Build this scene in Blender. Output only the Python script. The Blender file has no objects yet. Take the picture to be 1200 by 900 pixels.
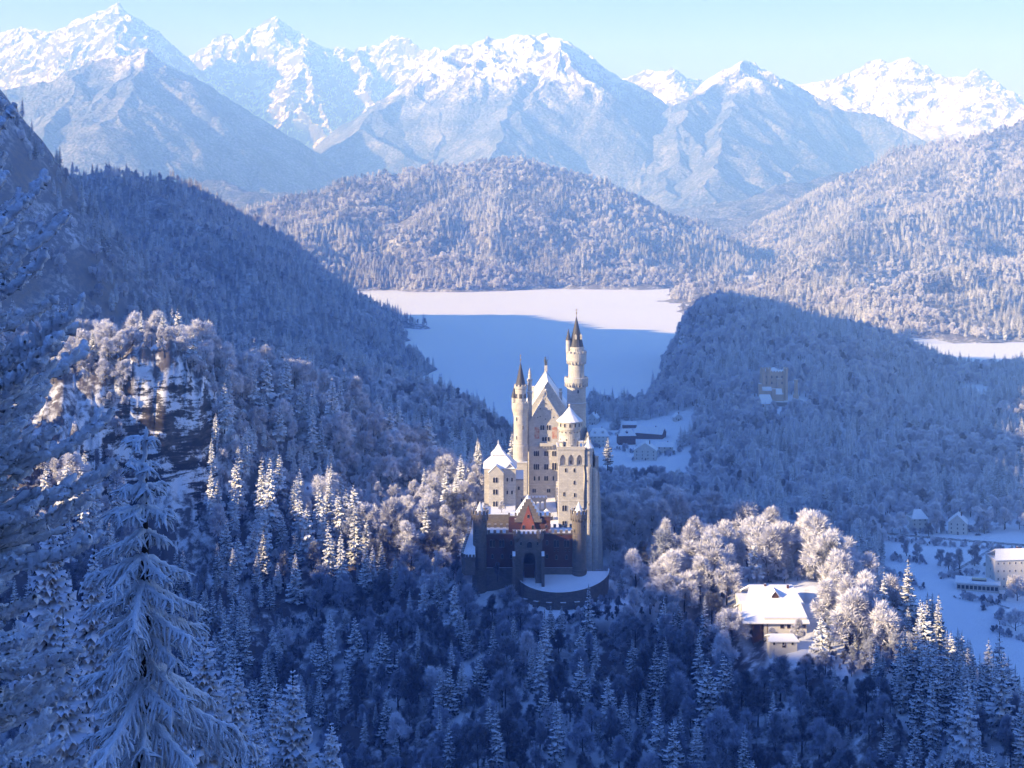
import bpy, math, random
import numpy as np

# ------------------------------------------------------------------ camera, sky, sun, exposure
F = 1847.0            # focal length in pixels of the 1200 px wide photograph
ZC = 265.0            # camera height above the lake in metres
S = bpy.context.scene
COL = S.collection
cam_d = bpy.data.cameras.new('camera')
cam_d.sensor_width = 36.0
cam_d.lens = F * 36.0 / 1200.0
cam_d.shift_y = (200.0 - 450.0) / 1200.0
cam_d.clip_start = 0.5
cam_d.clip_end = 60000.0
cam = bpy.data.objects.new('camera', cam_d)
cam.location = (0, 0, ZC)
cam.rotation_euler = (math.radians(90), 0, 0)
COL.objects.link(cam)
S.camera = cam

SUN_H = (-0.9135, -0.4067)                 # direction towards the sun, on the map
SUN_EL = math.radians(19.8)
TAN_EL = math.tan(SUN_EL)
world = bpy.data.worlds.new('World')
S.world = world
world.use_nodes = True
wn = world.node_tree.nodes
wl = world.node_tree.links
wn.clear()
sky = wn.new('ShaderNodeTexSky')
sky.sky_type = 'NISHITA'
sky.sun_disc = False
sky.sun_elevation = SUN_EL
sky.sun_rotation = math.atan2(SUN_H[0], SUN_H[1])
sky.altitude = 1100
sky.air_density = 1.0
sky.dust_density = 0.3
sky.ozone_density = 6.0
bg = wn.new('ShaderNodeBackground')
bg.inputs['Strength'].default_value = 0.10
wo = wn.new('ShaderNodeOutputWorld')
# deep winter blue overhead, paler towards the horizon
tc = wn.new('ShaderNodeTexCoord')
sx = wn.new('ShaderNodeSeparateXYZ')
wl.new(tc.outputs['Generated'], sx.inputs[0])
mr = wn.new('ShaderNodeMapRange')
mr.interpolation_type = 'SMOOTHSTEP'
mr.inputs['From Min'].default_value = 0.03
mr.inputs['From Max'].default_value = 0.32
wl.new(sx.outputs['Z'], mr.inputs['Value'])
tint = wn.new('ShaderNodeMix')
tint.data_type = 'RGBA'
tint.inputs[6].default_value = (0.66, 0.56, 0.58, 1)
tint.inputs[7].default_value = (0.40, 0.70, 1.42, 1)
wl.new(mr.outputs[0], tint.inputs[0])
mul = wn.new('ShaderNodeMix')
mul.data_type = 'RGBA'
mul.blend_type = 'MULTIPLY'
mul.inputs[0].default_value = 1.0
wl.new(sky.outputs['Color'], mul.inputs[6])
wl.new(tint.outputs[2], mul.inputs[7])
wl.new(mul.outputs[2], bg.inputs['Color'])
wl.new(bg.outputs['Background'], wo.inputs['Surface'])

sun_d = bpy.data.lights.new('sun', 'SUN')
sun_d.energy = 5.0
sun_d.angle = math.radians(0.5)
sun_d.color = (1.0, 0.94, 0.965)
sun = bpy.data.objects.new('sun', sun_d)
ce = math.cos(SUN_EL)
from mathutils import Vector, Matrix
sun.rotation_euler = Vector((SUN_H[0] * ce, SUN_H[1] * ce, math.sin(SUN_EL))).to_track_quat('Z', 'Y').to_euler()
sun.location = (-300, -200, 600)
COL.objects.link(sun)

S.view_settings.view_transform = 'Standard'
S.view_settings.look = 'None'
S.view_settings.gamma = 1.0
S.view_settings.use_curve_mapping = False
S.view_settings.exposure = 1.2
HAZE = 2.3e-4
HAZE_COL = (0.20, 0.41, 1.0, 1)
S.cycles.max_bounces = 5
S.cycles.diffuse_bounces = 3
S.cycles.glossy_bounces = 1
S.cycles.transmission_bounces = 1
S.cycles.transparent_max_bounces = 4
S.cycles.volume_bounces = 1

# ------------------------------------------------------------------ helpers
rng = np.random.default_rng(7)
random.seed(7)


def P(px, py, Y):
    """the point seen at photograph pixel (px, py) at depth Y"""
    return ((px - 600.0) / F * Y, Y, ZC - (py - 200.0) / F * Y)


def ZP(py, Y):
    return ZC - (py - 200.0) / F * Y


def proj(x, y, z):
    return 600 + F * x / y, 200 + F * (ZC - z) / y


def hash2(ix, iy, seed):
    h = (ix.astype(np.int64) * 374761393 + iy.astype(np.int64) * 668265263 + seed * 974711) & 0x7fffffff
    h = ((h ^ (h >> 13)) * 1274126177) & 0x7fffffff
    return (h ^ (h >> 16)) & 0xffff


def noise2(x, y, seed=0):
    x0 = np.floor(x); y0 = np.floor(y)
    fx = x - x0; fy = y - y0
    u = fx * fx * fx * (fx * (fx * 6 - 15) + 10)
    v = fy * fy * fy * (fy * (fy * 6 - 15) + 10)

    def g(i, j):
        a = hash2(x0 + i, y0 + j, seed) * (2 * math.pi / 65536.0)
        return np.cos(a) * (fx - i) + np.sin(a) * (fy - j)
    return ((g(0, 0) * (1 - u) + g(1, 0) * u) * (1 - v) + (g(0, 1) * (1 - u) + g(1, 1) * u) * v) * 1.4


def fbm(x, y, oc=4, seed=0, gain=0.5):
    s = 0; a = 1.0
    for k in range(oc):
        s = s + a * noise2(x, y, seed + k * 17)
        x = x * 2.03 + 11.3; y = y * 2.03 - 7.1; a *= gain
    return s


def ridged(x, y, oc=4, seed=0, gain=0.5):
    s = 0; a = 1.0
    for k in range(oc):
        s = s + a * (1 - 2 * np.abs(noise2(x, y, seed + k * 17)))
        x = x * 2.05 + 3.3; y = y * 2.05 - 5.1; a *= gain
    return s


def sstep(a, b, x):
    t = np.clip((x - a) / (b - a), 0, 1)
    return t * t * (3 - 2 * t)


def mesh_np(name, V, faces, mat=None, smooth=True):
    """a mesh from a vertex array and an (n,4) or (n,3) face array (or a list of both)"""
    me = bpy.data.meshes.new(name)
    V = np.asarray(V, dtype=np.float32)
    fl = faces if isinstance(faces, list) else [faces]
    fl = [np.asarray(f, dtype=np.int32) for f in fl if len(f)]
    loops = np.concatenate([f.ravel() for f in fl])
    tot = np.concatenate([np.full(len(f), f.shape[1], dtype=np.int32) for f in fl])
    st = np.concatenate([[0], np.cumsum(tot)[:-1]]).astype(np.int32)
    me.vertices.add(len(V)); me.vertices.foreach_set('co', V.ravel())
    me.loops.add(len(loops)); me.loops.foreach_set('vertex_index', loops)
    me.polygons.add(len(tot)); me.polygons.foreach_set('loop_start', st)
    me.polygons.foreach_set('loop_total', tot)
    me.update(calc_edges=True)
    me.polygons.foreach_set('use_smooth', np.full(len(tot), bool(smooth)))
    if mat:
        me.materials.append(mat)
    return me


def link(name, me, parent=None, loc=None):
    o = bpy.data.objects.new(name, me)
    COL.objects.link(o)
    if parent:
        o.parent = parent
    if loc is not None:
        o.location = loc
    return o


def tag(o, label=None, cat=None, group=None, kind=None):
    if label: o['label'] = label
    if cat: o['category'] = cat
    if group: o['group'] = group
    if kind: o['kind'] = kind
    return o


def empty(name, loc=(0, 0, 0)):
    o = bpy.data.objects.new(name, None)
    o.location = loc
    o.empty_display_size = 0.5
    COL.objects.link(o)
    return o


def grid_mesh(name, X, Y, Z, mat, smooth=True):
    n, m = X.shape
    V = np.stack([X, Y, Z], -1).reshape(-1, 3)
    i = np.arange(n * m).reshape(n, m)
    f = np.stack([i[:-1, :-1], i[:-1, 1:], i[1:, 1:], i[1:, :-1]], -1).reshape(-1, 4)
    return mesh_np(name, V, f, mat, smooth)


# ------------------------------------------------------------------ materials
class NT:
    def __init__(self, name):
        self.m = bpy.data.materials.new(name)
        self.m.use_nodes = True
        self.t = self.m.node_tree
        self.t.nodes.clear()
        self.out = self.n('ShaderNodeOutputMaterial')

    def n(self, typ, **kw):
        nd = self.t.nodes.new(typ)
        for k, v in kw.items():
            setattr(nd, k, v)
        return nd

    def l(self, a, b):
        self.t.links.new(a, b)

    def val(self, sock, v):
        if hasattr(v, 'is_output') or isinstance(v, bpy.types.NodeSocket):
            self.l(v, sock)
        else:
            sock.default_value = v

    def math(self, op, a, b=0.0, c=0.0, clamp=False):
        nd = self.n('ShaderNodeMath', operation=op, use_clamp=clamp)
        self.val(nd.inputs[0], a); self.val(nd.inputs[1], b); self.val(nd.inputs[2], c)
        return nd.outputs[0]

    def ramp(self, x, a, b):
        nd = self.n('ShaderNodeMapRange', interpolation_type='SMOOTHSTEP')
        self.val(nd.inputs['Value'], x)
        self.val(nd.inputs['From Min'], a); self.val(nd.inputs['From Max'], b)
        return nd.outputs[0]

    def noise(self, scale, detail=3.0, rough=0.55, vec=None, dist=0.0):
        nd = self.n('ShaderNodeTexNoise')
        nd.inputs['Scale'].default_value = scale
        nd.inputs['Detail'].default_value = detail
        nd.inputs['Roughness'].default_value = rough
        nd.inputs['Distortion'].default_value = dist
        if vec is not None:
            self.l(vec, nd.inputs['Vector'])
        return nd.outputs['Fac']

    def pos(self):
        return self.n('ShaderNodeNewGeometry').outputs['Position']

    def sep(self, v):
        nd = self.n('ShaderNodeSeparateXYZ'); self.l(v, nd.inputs[0])
        return nd.outputs

    def nz(self, true=False):
        return self.sep(self.n('ShaderNodeNewGeometry').outputs['True Normal' if true else 'Normal'])[2]

    def obj(self):
        return self.n('ShaderNodeTexCoord').outputs['Object']

    def rand(self):
        return self.n('ShaderNodeObjectInfo').outputs['Random']

    def mix(self, f, a, b):
        nd = self.n('ShaderNodeMix', data_type='RGBA')
        self.val(nd.inputs[0], f)
        self.val(nd.inputs[6], a if not isinstance(a, tuple) else (*a, 1)[:4])
        self.val(nd.inputs[7], b if not isinstance(b, tuple) else (*b, 1)[:4])
        return nd.outputs[2]

    def bump(self, h, strength, dist):
        nd = self.n('ShaderNodeBump')
        nd.inputs['Strength'].default_value = strength
        nd.inputs['Distance'].default_value = dist
        self.l(h, nd.inputs['Height'])
        return nd.outputs[0]

    def diffuse(self, col, normal=None, rough=0.0):
        nd = self.n('ShaderNodeBsdfDiffuse')
        self.val(nd.inputs['Color'], col if not isinstance(col, tuple) else (*col, 1)[:4])
        nd.inputs['Roughness'].default_value = rough
        if normal is not None: self.l(normal, nd.inputs['Normal'])
        self.l(nd.outputs[0], self.out.inputs['Surface'])
        return self.m

    def principled(self, col, rough=0.6, normal=None, spec=0.3, metal=0.0):
        nd = self.n('ShaderNodeBsdfPrincipled')
        self.val(nd.inputs['Base Color'], col if not isinstance(col, tuple) else (*col, 1)[:4])
        self.val(nd.inputs['Roughness'], rough)
        nd.inputs['Specular IOR Level'].default_value = spec
        nd.inputs['Metallic'].default_value = metal
        if normal is not None: self.l(normal, nd.inputs['Normal'])
        self.l(nd.outputs[0], self.out.inputs['Surface'])
        return self.m


SNOW = (0.80, 0.83, 0.90)
FROST = (0.70, 0.73, 0.84)


def m_snow(name='snow', bump=0.5, scale=0.35):
    t = NT(name)
    p = t.pos()
    n1 = t.noise(scale, 4, 0.6, p)
    n2 = t.noise(scale * 0.06, 3, 0.5, p)
    c = t.mix(n2, (0.76, 0.79, 0.87), (0.85, 0.87, 0.92))
    return t.principled(c, 0.75, t.bump(n1, bump, 0.25), spec=0.2)


def m_forest_floor():
    t = NT('snowy forest floor')
    p = t.pos()
    nz = t.nz()
    n1 = t.noise(0.22, 5, 0.65, p)
    n2 = t.noise(0.035, 3, 0.5, p)
    brush = t.ramp(t.math('ADD', n1, t.math('MULTIPLY', n2, 0.5)), 0.48, 0.80)
    c = t.mix(brush, (0.66, 0.70, 0.80), (0.15, 0.155, 0.18))
    big = t.noise(0.012, 3, 0.5, p)
    steep = t.ramp(t.math('ADD', nz, t.math('MULTIPLY', t.math('SUBTRACT', n1, 0.5), 0.5)), 0.62, 0.50)
    n3 = t.noise(0.5, 4, 0.6, p)
    rock = t.mix(n3, (0.10, 0.09, 0.085), (0.30, 0.27, 0.24))
    c = t.mix(steep, c, rock)
    return t.diffuse(c, t.bump(n1, 0.6, 1.0))


def m_meadow_ground():
    """snow on level ground, brush and rock where it is steep"""
    t = NT('snowy ground')
    p = t.pos()
    nz = t.nz()
    n1 = t.noise(0.20, 5, 0.65, p)
    n2 = t.noise(0.03, 3, 0.5, p)
    slope = t.ramp(nz, 0.985, 0.90)
    brush = t.math('MULTIPLY', t.ramp(t.math('ADD', n1, t.math('MULTIPLY', n2, 0.5)), 0.50, 0.78), slope)
    drift = t.noise(0.045, 5, 0.7, p, 1.2)
    tuft = t.math('MULTIPLY', t.ramp(t.noise(0.35, 4, 0.7, p), .60, .72), t.ramp(drift, .48, .62))
    c = t.mix(tuft, t.mix(drift, (0.70, 0.74, 0.83), (0.82, 0.84, 0.90)), (0.34, 0.34, 0.38))
    c = t.mix(brush, c, (0.11, 0.10, 0.11))
    steep = t.ramp(t.math('ADD', nz, t.math('MULTIPLY', t.math('SUBTRACT', n1, 0.5), 0.7)), 0.70, 0.52)
    n3 = t.noise(0.33, 5, 0.65, p)
    rock = t.mix(n3, (0.035, 0.033, 0.034), (0.19, 0.165, 0.145))
    mp = t.n('ShaderNodeMapping')
    mp.inputs['Rotation'].default_value = (0.5, 0.75, 0.2)
    mp.inputs['Scale'].default_value = (0.25, 0.25, 1.3)
    t.l(p, mp.inputs['Vector'])
    ledge = t.noise(0.30, 6, 0.72, mp.outputs[0], 0.6)
    rock = t.mix(t.ramp(ledge, .42, .60), (0.03, 0.028, 0.028), rock)
    sn = t.ramp(t.math('ADD', t.math('MULTIPLY', t.math('ADD', ledge, t.noise(0.13, 5, 0.7, p)), .5), t.math('MULTIPLY', nz, 0.42)), 0.67, 0.74)
    rock = t.mix(sn, rock, (0.74, 0.77, 0.85))
    c = t.mix(steep, c, rock)
    return t.diffuse(c, t.bump(n1, 0.5, 0.8))


def m_mountain(name, treeline, s=1.0, rocky=0.07):
    """high alpine rock and snow above a frosted forest"""
    t = NT(name)
    p = t.pos()
    z = t.sep(p)[2]
    nz = t.nz()
    n1 = t.noise(0.010 * s, 6, 0.68, p, 0.4)
    n2 = t.noise(0.055 * s, 4, 0.65, p)
    k = t.math('ADD', nz, t.math('MULTIPLY', t.math('SUBTRACT', n1, 0.5), 0.85))
    k = t.math('ADD', k, t.math('MULTIPLY', t.math('SUBTRACT', n2, 0.5), 0.45))
    snow = t.ramp(k, 0.52 + rocky, 0.66 + rocky)
    rock = t.mix(n2, (0.09, 0.09, 0.11), (0.27, 0.26, 0.28))
    hi = t.mix(snow, rock, (0.88, 0.89, 0.93))
    f1 = t.noise(0.085 * s, 3, 0.7, p)
    f2 = t.noise(0.006 * s, 4, 0.6, p)
    fr = t.ramp(t.math('ADD', f1, t.math('MULTIPLY', f2, 0.6)), 0.66, 1.08)
    wood = t.mix(fr, (0.06, 0.08, 0.12), (0.36, 0.39, 0.50))
    line = t.math('ADD', z, t.math('MULTIPLY', t.math('SUBTRACT', f2, 0.5), 520.0))
    line = t.math('ADD', line, t.math('MULTIPLY', t.math('SUBTRACT', f1, 0.5), 260.0))
    up = t.ramp(line, treeline - 90.0, treeline + 110.0)
    c = t.mix(up, wood, hi)
    h = t.math('ADD', n1, t.math('MULTIPLY', n2, 0.35))
    return t.diffuse(c, t.bump(h, 0.9, 45.0))


def m_ice():
    t = NT('snow covered lake ice')
    p = t.pos()
    n2 = t.noise(0.004, 4, 0.55, p)
    c = t.mix(n2, (0.80, 0.83, 0.90), (0.87, 0.89, 0.93))
    return t.principled(c, 0.7, None, spec=0.2)


M_GROUND = m_meadow_ground()
M_FLOOR = m_forest_floor()
M_SNOW = m_snow()
# ------------------------------------------------------------------ terrain
# control points of the near ground: (px, Y, z) with z in metres, or ('y', py) = seen at that row
CP = []


def cp(px, *rows):
    for Y, v in rows:
        CP.append((px, Y, ZP(v[1], Y) if isinstance(v, tuple) else v))


y_ = lambda v: ('y', v)
for px_, r_ in ((-250, 1.0), (0, 1.0), (180, 1.0), (330, .96), (480, .80), (700, .72), (1000, .78), (1250, .9), (1500, .95)):
    cp(px_, (30, 236 * (0.7 + .3 * r_)), (70, 217 * r_), (130, 197 * r_), (190, 178 * r_), (270, 130 * r_))
cp(-250, (450, 70), (600, 130), (700, 178), (800, 185), (1000, 120), (1300, 110), (1700, 80))
cp(0, (430, 60), (560, y_(720)), (620, y_(560)), (690, y_(440)), (760, 182), (850, 150), (1000, 90), (1300, 110), (1600, 60))
cp(100, (430, 52), (580, y_(720)), (630, y_(580)), (665, y_(470)), (700, y_(424)), (760, 174), (860, 140), (1000, 80), (1300, 115))
cp(160, (600, y_(720)), (650, y_(610)), (675, y_(440)), (700, y_(425)))
cp(210, (430, 45), (590, y_(740)), (640, y_(650)), (656, y_(600)), (682, y_(424)), (700, y_(420)), (760, 172), (900, 115), (1050, 80))
cp(250, (620, y_(700)), (665, y_(590)), (690, y_(480)), (740, y_(430)))
cp(300, (430, 42), (560, y_(850)), (620, y_(710)), (680, y_(570)), (740, y_(475)), (790, y_(440)), (900, 105), (1050, 75), (1300, 115), (1550, 60))
cp(400, (430, 40), (540, y_(885)), (600, y_(770)), (650, y_(660)), (700, y_(575)), (760, y_(500)), (800, y_(472)), (900, 112), (1050, 65), (1300, y_(440)), (1500, 60), (1700, 10))
cp(480, (430, 42), (520, y_(890)), (580, y_(780)), (630, y_(695)), (680, y_(612)), (730, y_(560)), (790, y_(535)), (900, 92), (1050, 58), (1300, y_(462)), (1500, 45), (1650, -3), (1900, -6))
cp(550, (430, 44), (510, y_(890)), (570, y_(780)), (610, y_(722)), (650, y_(645)), (700, y_(598)), (760, 108), (850, 80), (1050, 50), (1300, y_(482)), (1480, 30), (1600, -3))
cp(590, (500, y_(900)), (560, y_(800)), (600, y_(722)), (618, 100), (700, 110), (780, 95), (1000, 48), (1250, 40), (1450, 10), (1560, -4))
cp(630, (430, 45), (510, y_(890)), (560, y_(800)), (590, y_(738)), (612, 99), (640, 104), (700, 106), (760, 98), (830, 70), (1000, 30), (1250, 22), (1450, 8), (1650, -3), (1900, -6))
cp(700, (430, 48), (510, y_(890)), (560, y_(800)), (595, y_(715)), (612, 98), (640, 98), (680, y_(650)), (740, 97), (800, 75), (900, 35), (1050, 14), (1250, 9), (1460, 8), (1650, 7), (1780, 3), (1870, -3))
cp(800, (430, 50), (505, y_(890)), (555, y_(800)), (600, y_(705)), (640, y_(668)), (690, 103), (760, 88), (850, 45), (1000, 14), (1250, 9), (1480, 10), (1700, 24), (1900, 36), (2090, 56), (2200, 36), (2320, -3))
cp(735, (1650, 7), (1740, 4), (1810, -3), (1950, -6))
cp(765, (1600, 9), (1750, 8), (1850, 3), (1950, -4), (2150, -5))
cp(786, (1850, 16), (2000, 12), (2100, 14), (2190, 6), (2260, -4))
cp(860, (1350, 10), (1500, 18), (1650, 30), (1900, 60), (2150, 83), (2330, 45), (2600, 3), (3000, 3))
cp(905, (420, 55), (485, y_(895)), (530, y_(800)), (556, y_(745)), (575, 102.5), (600, 103), (630, 104), (670, 100), (730, 80), (820, 38), (940, 12), (1150, 9), (1300, 10), (1450, 15), (1560, 24), (1600, 26), (1640, 29), (1800, 52), (2100, 72), (2300, 45), (2600, 3))
cp(1000, (420, 62), (470, y_(890)), (510, y_(800)), (540, y_(765)), (590, 104), (640, 95), (730, 52), (820, 16), (1000, 8), (1200, 8), (1330, 11), (1500, 25), (1800, 46), (2050, 58), (2300, 18), (2600, 3))
cp(1060, (1300, 9), (1500, 15), (1800, 24), (2000, 36), (2200, 12), (2500, 4))
cp(1100, (400, 70), (450, y_(900)), (490, y_(835)), (530, 94), (600, 70), (690, 28), (780, 9), (950, 8), (1150, 8), (1300, 8), (1600, 8), (1900, 7), (2120, 6), (2250, -4), (2420, -4), (2600, 4), (3200, 6))
cp(1200, (400, 76), (450, y_(880)), (510, 80), (600, 38), (690, 9), (780, 7), (950, 7), (1200, 8), (1600, 8), (1900, 7), (2080, 6), (2200, -4), (2450, -4), (2600, 4))
cp(1400, (400, 88), (500, 66), (600, 26), (700, 8), (950, 7), (1300, 8), (1900, 8), (2300, -4), (2600, 4), (3300, 6))
cp(1750, (300, 100), (600, 30), (950, 8), (1900, 8), (2600, 6))
for a, b in ((520, 1900), (520, 2150), (500, 2500), (560, 2900), (600, 2300), (700, 2000), (700, 2500), (700, 2900), (620, 3200), (760, 3050), (750, 2400), (790, 2600), (800, 3100), (600, 1900), (650, 1800), (470, 3000), (430, 2300), (840, 2900)):
    CP.append((a, b, -6.0))
for a in (-250, 100, 400, 600, 800, 1000, 1250, 1700):
    CP.append((a, 3600, 3.0)); CP.append((a, 5200, 12.0)); CP.append((a, 9000, 25.0)); CP.append((a, 30000, 25.0))
CP = np.array(CP)


class TPS:
    def __init__(self, u, v, z, lam=0.002):
        self.u, self.v = u, v
        n = len(u)
        r2 = (u[:, None] - u) ** 2 + (v[:, None] - v) ** 2
        K = np.where(r2 > 0, r2 * np.log(np.maximum(r2, 1e-12)), 0) + lam * np.eye(n)
        Pm = np.stack([np.ones(n), u, v], 1)
        A = np.block([[K, Pm], [Pm.T, np.zeros((3, 3))]])
        self.w = np.linalg.solve(A, np.concatenate([z, np.zeros(3)]))

    def __call__(self, u, v):
        out = self.w[-3] + self.w[-2] * u + self.w[-1] * v
        for k in range(len(self.u)):
            r2 = (u - self.u[k]) ** 2 + (v - self.v[k]) ** 2
            out = out + self.w[k] * r2 * np.log(np.maximum(r2, 1e-12))
        return out


def uv(px, Y):
    return px / 160.0, np.log(np.maximum(Y, 20.0)) * 6.0


_tps = TPS(*uv(CP[:, 0], CP[:, 1]), CP[:, 2])


def poly_mask(px, Y, pts):
    """inside test of a polygon in (px, Y)"""
    inside = np.zeros(np.shape(px), bool)
    n = len(pts)
    for i in range(n):
        x0, y0 = pts[i]; x1, y1 = pts[(i + 1) % n]
        c = ((y0 > Y) != (y1 > Y)) & (px < (x1 - x0) * (Y - y0) / ((y1 - y0) or 1e-9) + x0)
        inside ^= c
    return inside


def H0(x, y):
    """height of the near ground"""
    x = np.asarray(x, float); y = np.asarray(y, float)
    Y = np.maximum(y, 25.0)
    px = np.clip(600 + F * x / Y, -420, 1900)
    z = _tps(*uv(px, Y))
    z = np.clip(z, -12, 260)
    rough = sstep(12, 45, z) * sstep(30, 260, Y)
    near = rough * (1 - sstep(900, 1500, Y))
    wall = sstep(-60, 40, px) * (1 - sstep(250, 330, px)) * sstep(560, 620, Y) * (1 - sstep(690, 720, Y))
    z = z + near * (fbm(x / 38, y / 38, 4, 3) * 3.2 + (ridged(x / 60, y / 60, 3, 9) - .6) * 2.0)
    z = z + wall * (ridged(x / 24 + y / 60, y / 12 + z / 30, 5, 21, .6) - .75) * 6.5
    z = z + rough * sstep(900, 1500, Y) * (fbm(x / 120, y / 120, 4, 5) * 9)
    # level building ground: castle, house
    kx = (px - 628) / 62; ky = (Y - 668) / 62
    k = 1 - sstep(0.75, 1.0, np.sqrt(kx * kx + ky * ky))
    z = z * (1 - k) + k * np.where(z > 104, 104, z)
    return z


def pts_px(rows):
    return [P(*r) for r in rows]


class Ridges:
    """height field made of crest lines whose flanks fall away on both sides"""

    def __init__(self, seed=1):
        self.seg = []
        self.r = np.random.default_rng(seed)

    def line(self, pts, slope, jag=0.0, L=1e9):
        pts = [np.array(p, float) for p in pts]
        for a, b in zip(pts[:-1], pts[1:]):
            n = max(1, int(np.hypot(*(b - a)[:2]) / 160.0)) if jag else 1
            q = [a + (b - a) * i / n for i in range(n + 1)]
            for i in range(1, n):
                q[i][2] += self.r.normal() * jag
            for i in range(n):
                self.seg.append((*q[i], *q[i + 1], slope, L))
        return pts

    def spurs(self, pts, spacing, length, drop, slope, toward=(0, -1), spread=0.5, child=2, floor=0.0, both=False, jag=0.0):
        """side ridges running down from a crest line"""
        pts = [np.array(p, float) for p in pts]
        acc = spacing * self.r.uniform(.2, .7)
        for a, b in zip(pts[:-1], pts[1:]):
            d = np.hypot(*(b - a)[:2])
            while acc < d:
                p = a + (b - a) * acc / d
                dirs = [np.array(toward, float)]
                if both: dirs.append(-dirs[0])
                for t in dirs:
                    ang = math.atan2(t[1], t[0]) + self.r.normal() * spread
                    ln = length * self.r.uniform(.55, 1.15) * max(0.25, (p[2] - floor) / max(1, pts[0][2] - floor) if False else 1)
                    self._spur(p, ang, ln, drop, slope, child, floor)
                acc += spacing * self.r.uniform(.7, 1.3)
            acc -= d

    def _spur(self, p, ang, ln, drop, slope, child, floor):
        q = np.array(p, float)
        n = 4
        prev = q.copy()
        for i in range(n):
            ang += self.r.normal() * 0.22
            st = ln / n
            nx = prev + np.array([math.cos(ang) * st, math.sin(ang) * st, -drop * st * self.r.uniform(.6, 1.4)])
            if nx[2] < floor: break
            self.seg.append((*prev, *nx, slope, 1e9))
            if child > 0:
                for sgn in (-1, 1):
                    if self.r.random() < .85:
                        self._spur(nx, ang + sgn * self.r.uniform(.6, 1.1), ln * .45 * (1 - i / n * .4), drop * 1.25, slope * 1.05, child - 1, floor)
            prev = nx

    def __call__(self, x, y, warp=0.0, wl=200.0, seed=0, base=-400.0):
        if warp:
            x, y = x + fbm(x / wl, y / wl, 3, seed + 50) * warp, y + fbm(x / wl + 31, y / wl, 3, seed + 90) * warp
        x = x.astype(np.float32); y = y.astype(np.float32)
        z = np.full(x.shape, base, np.float32)
        for x0, y0, z0, x1, y1, z1, s, L in self.seg:
            dx, dy = x1 - x0, y1 - y0
            l2 = dx * dx + dy * dy + 1e-9
            t = np.clip(((x - x0) * dx + (y - y0) * dy) / l2, 0, 1)
            d = np.hypot(x - (x0 + t * dx), y - (y0 + t * dy))
            h = z0 + t * (z1 - z0) - s * d
            np.maximum(z, h, out=z)
        return z


def fan(px0, px1, dpx, Y0, Y1, n):
    px = np.arange(px0, px1 + dpx, dpx)
    Y = Y0 * (Y1 / Y0) ** np.linspace(0, 1, n)
    PX, YY = np.meshgrid(px, Y)
    return (PX - 600) / F * YY, YY, PX


# --- wooded mountain on the left whose crest, outside the frame, is shaped to throw the valley into shade
RA = Ridges(4)
crest_w = [(-900, y_c, z_c) for y_c, z_c in ((-1500, 700), (-900, 740), (-361, 700), (-150, 620), (-16, 565), (36, 532), (60, 502), (95, 492), (189, 490), (212, 490), (228, 490), (260, 440), (275, 420), (300, 402), (408, 396), (424, 470), (440, 500),
                                             (470, 510), (563, 530), (1006, 590), (1291, 650), (1477, 650), (1568, 610), (1700, 575), (2057, 462), (2537, 285), (2711, 230))]
RA.line(crest_w, 1.6)
left_sil = pts_px([(-120, 105, 1620), (-30, 165, 1800), (40, 200, 2000), (100, 202, 2150), (170, 207, 2300), (230, 222, 2480), (290, 250, 2650), (330, 282, 2720), (380, 318, 2800), (430, 350, 2850), (458, 364, 2780)])
RA.line([(-900, 1500, 590)] + left_sil, 0.80)
RA.spurs(left_sil[1:8], 230, 330, 0.42, 0.70, toward=(0.55, -0.83), spread=0.35, child=1, floor=0)
cliff = pts_px([(-140, -40, 1330), (-60, 30, 1350), (-8, 95, 1370), (14, 135, 1390), (30, 168, 1400), (60, 225, 1410), (95, 290, 1400)])
RA.line(cliff, 1.6)
RA.line([cliff[0], (-900, 1300, 560)], 1.2)
shore_a = pts_px([(300, 260, 2650), (370, 352, 2560), (425, 366, 2640), (468, 374, 2690), (496, 379, 2660)])
RA.line(shore_a[1:], 0.45)
HA = lambda x, y: np.minimum(RA(x, y, 20, 130, 3) + fbm(x / 60, y / 60, 4, 8) * 6, 1200)

# --- wooded hill behind the lake
RH = Ridges(11)
sil_h = pts_px([(250, 262, 3900), (300, 243, 3950), (345, 232, 4000), (400, 216, 4100), (450, 202, 4150), (500, 199, 4200), (555, 192, 4250), (600, 189, 4250), (650, 196, 4250), (710, 214, 4250), (760, 242, 4250), (805, 276, 4200), (838, 300, 4200), (870, 322, 4300)])
RH.line(sil_h, 0.50)
RH.spurs(sil_h, 210, 520, 0.28, 0.52, toward=(0.0, -1), spread=0.6, child=1, floor=5)
RH.line(pts_px([(420, 312, 3600), (480, 300, 3650), (520, 306, 3600), (600, 318, 3560), (680, 326, 3560), (760, 318, 3600), (840, 322, 3600)]), 0.4)
HH = lambda x, y: RH(x, y, 40, 170, 6) + fbm(x / 90, y / 90, 4, 12) * 9

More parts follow.
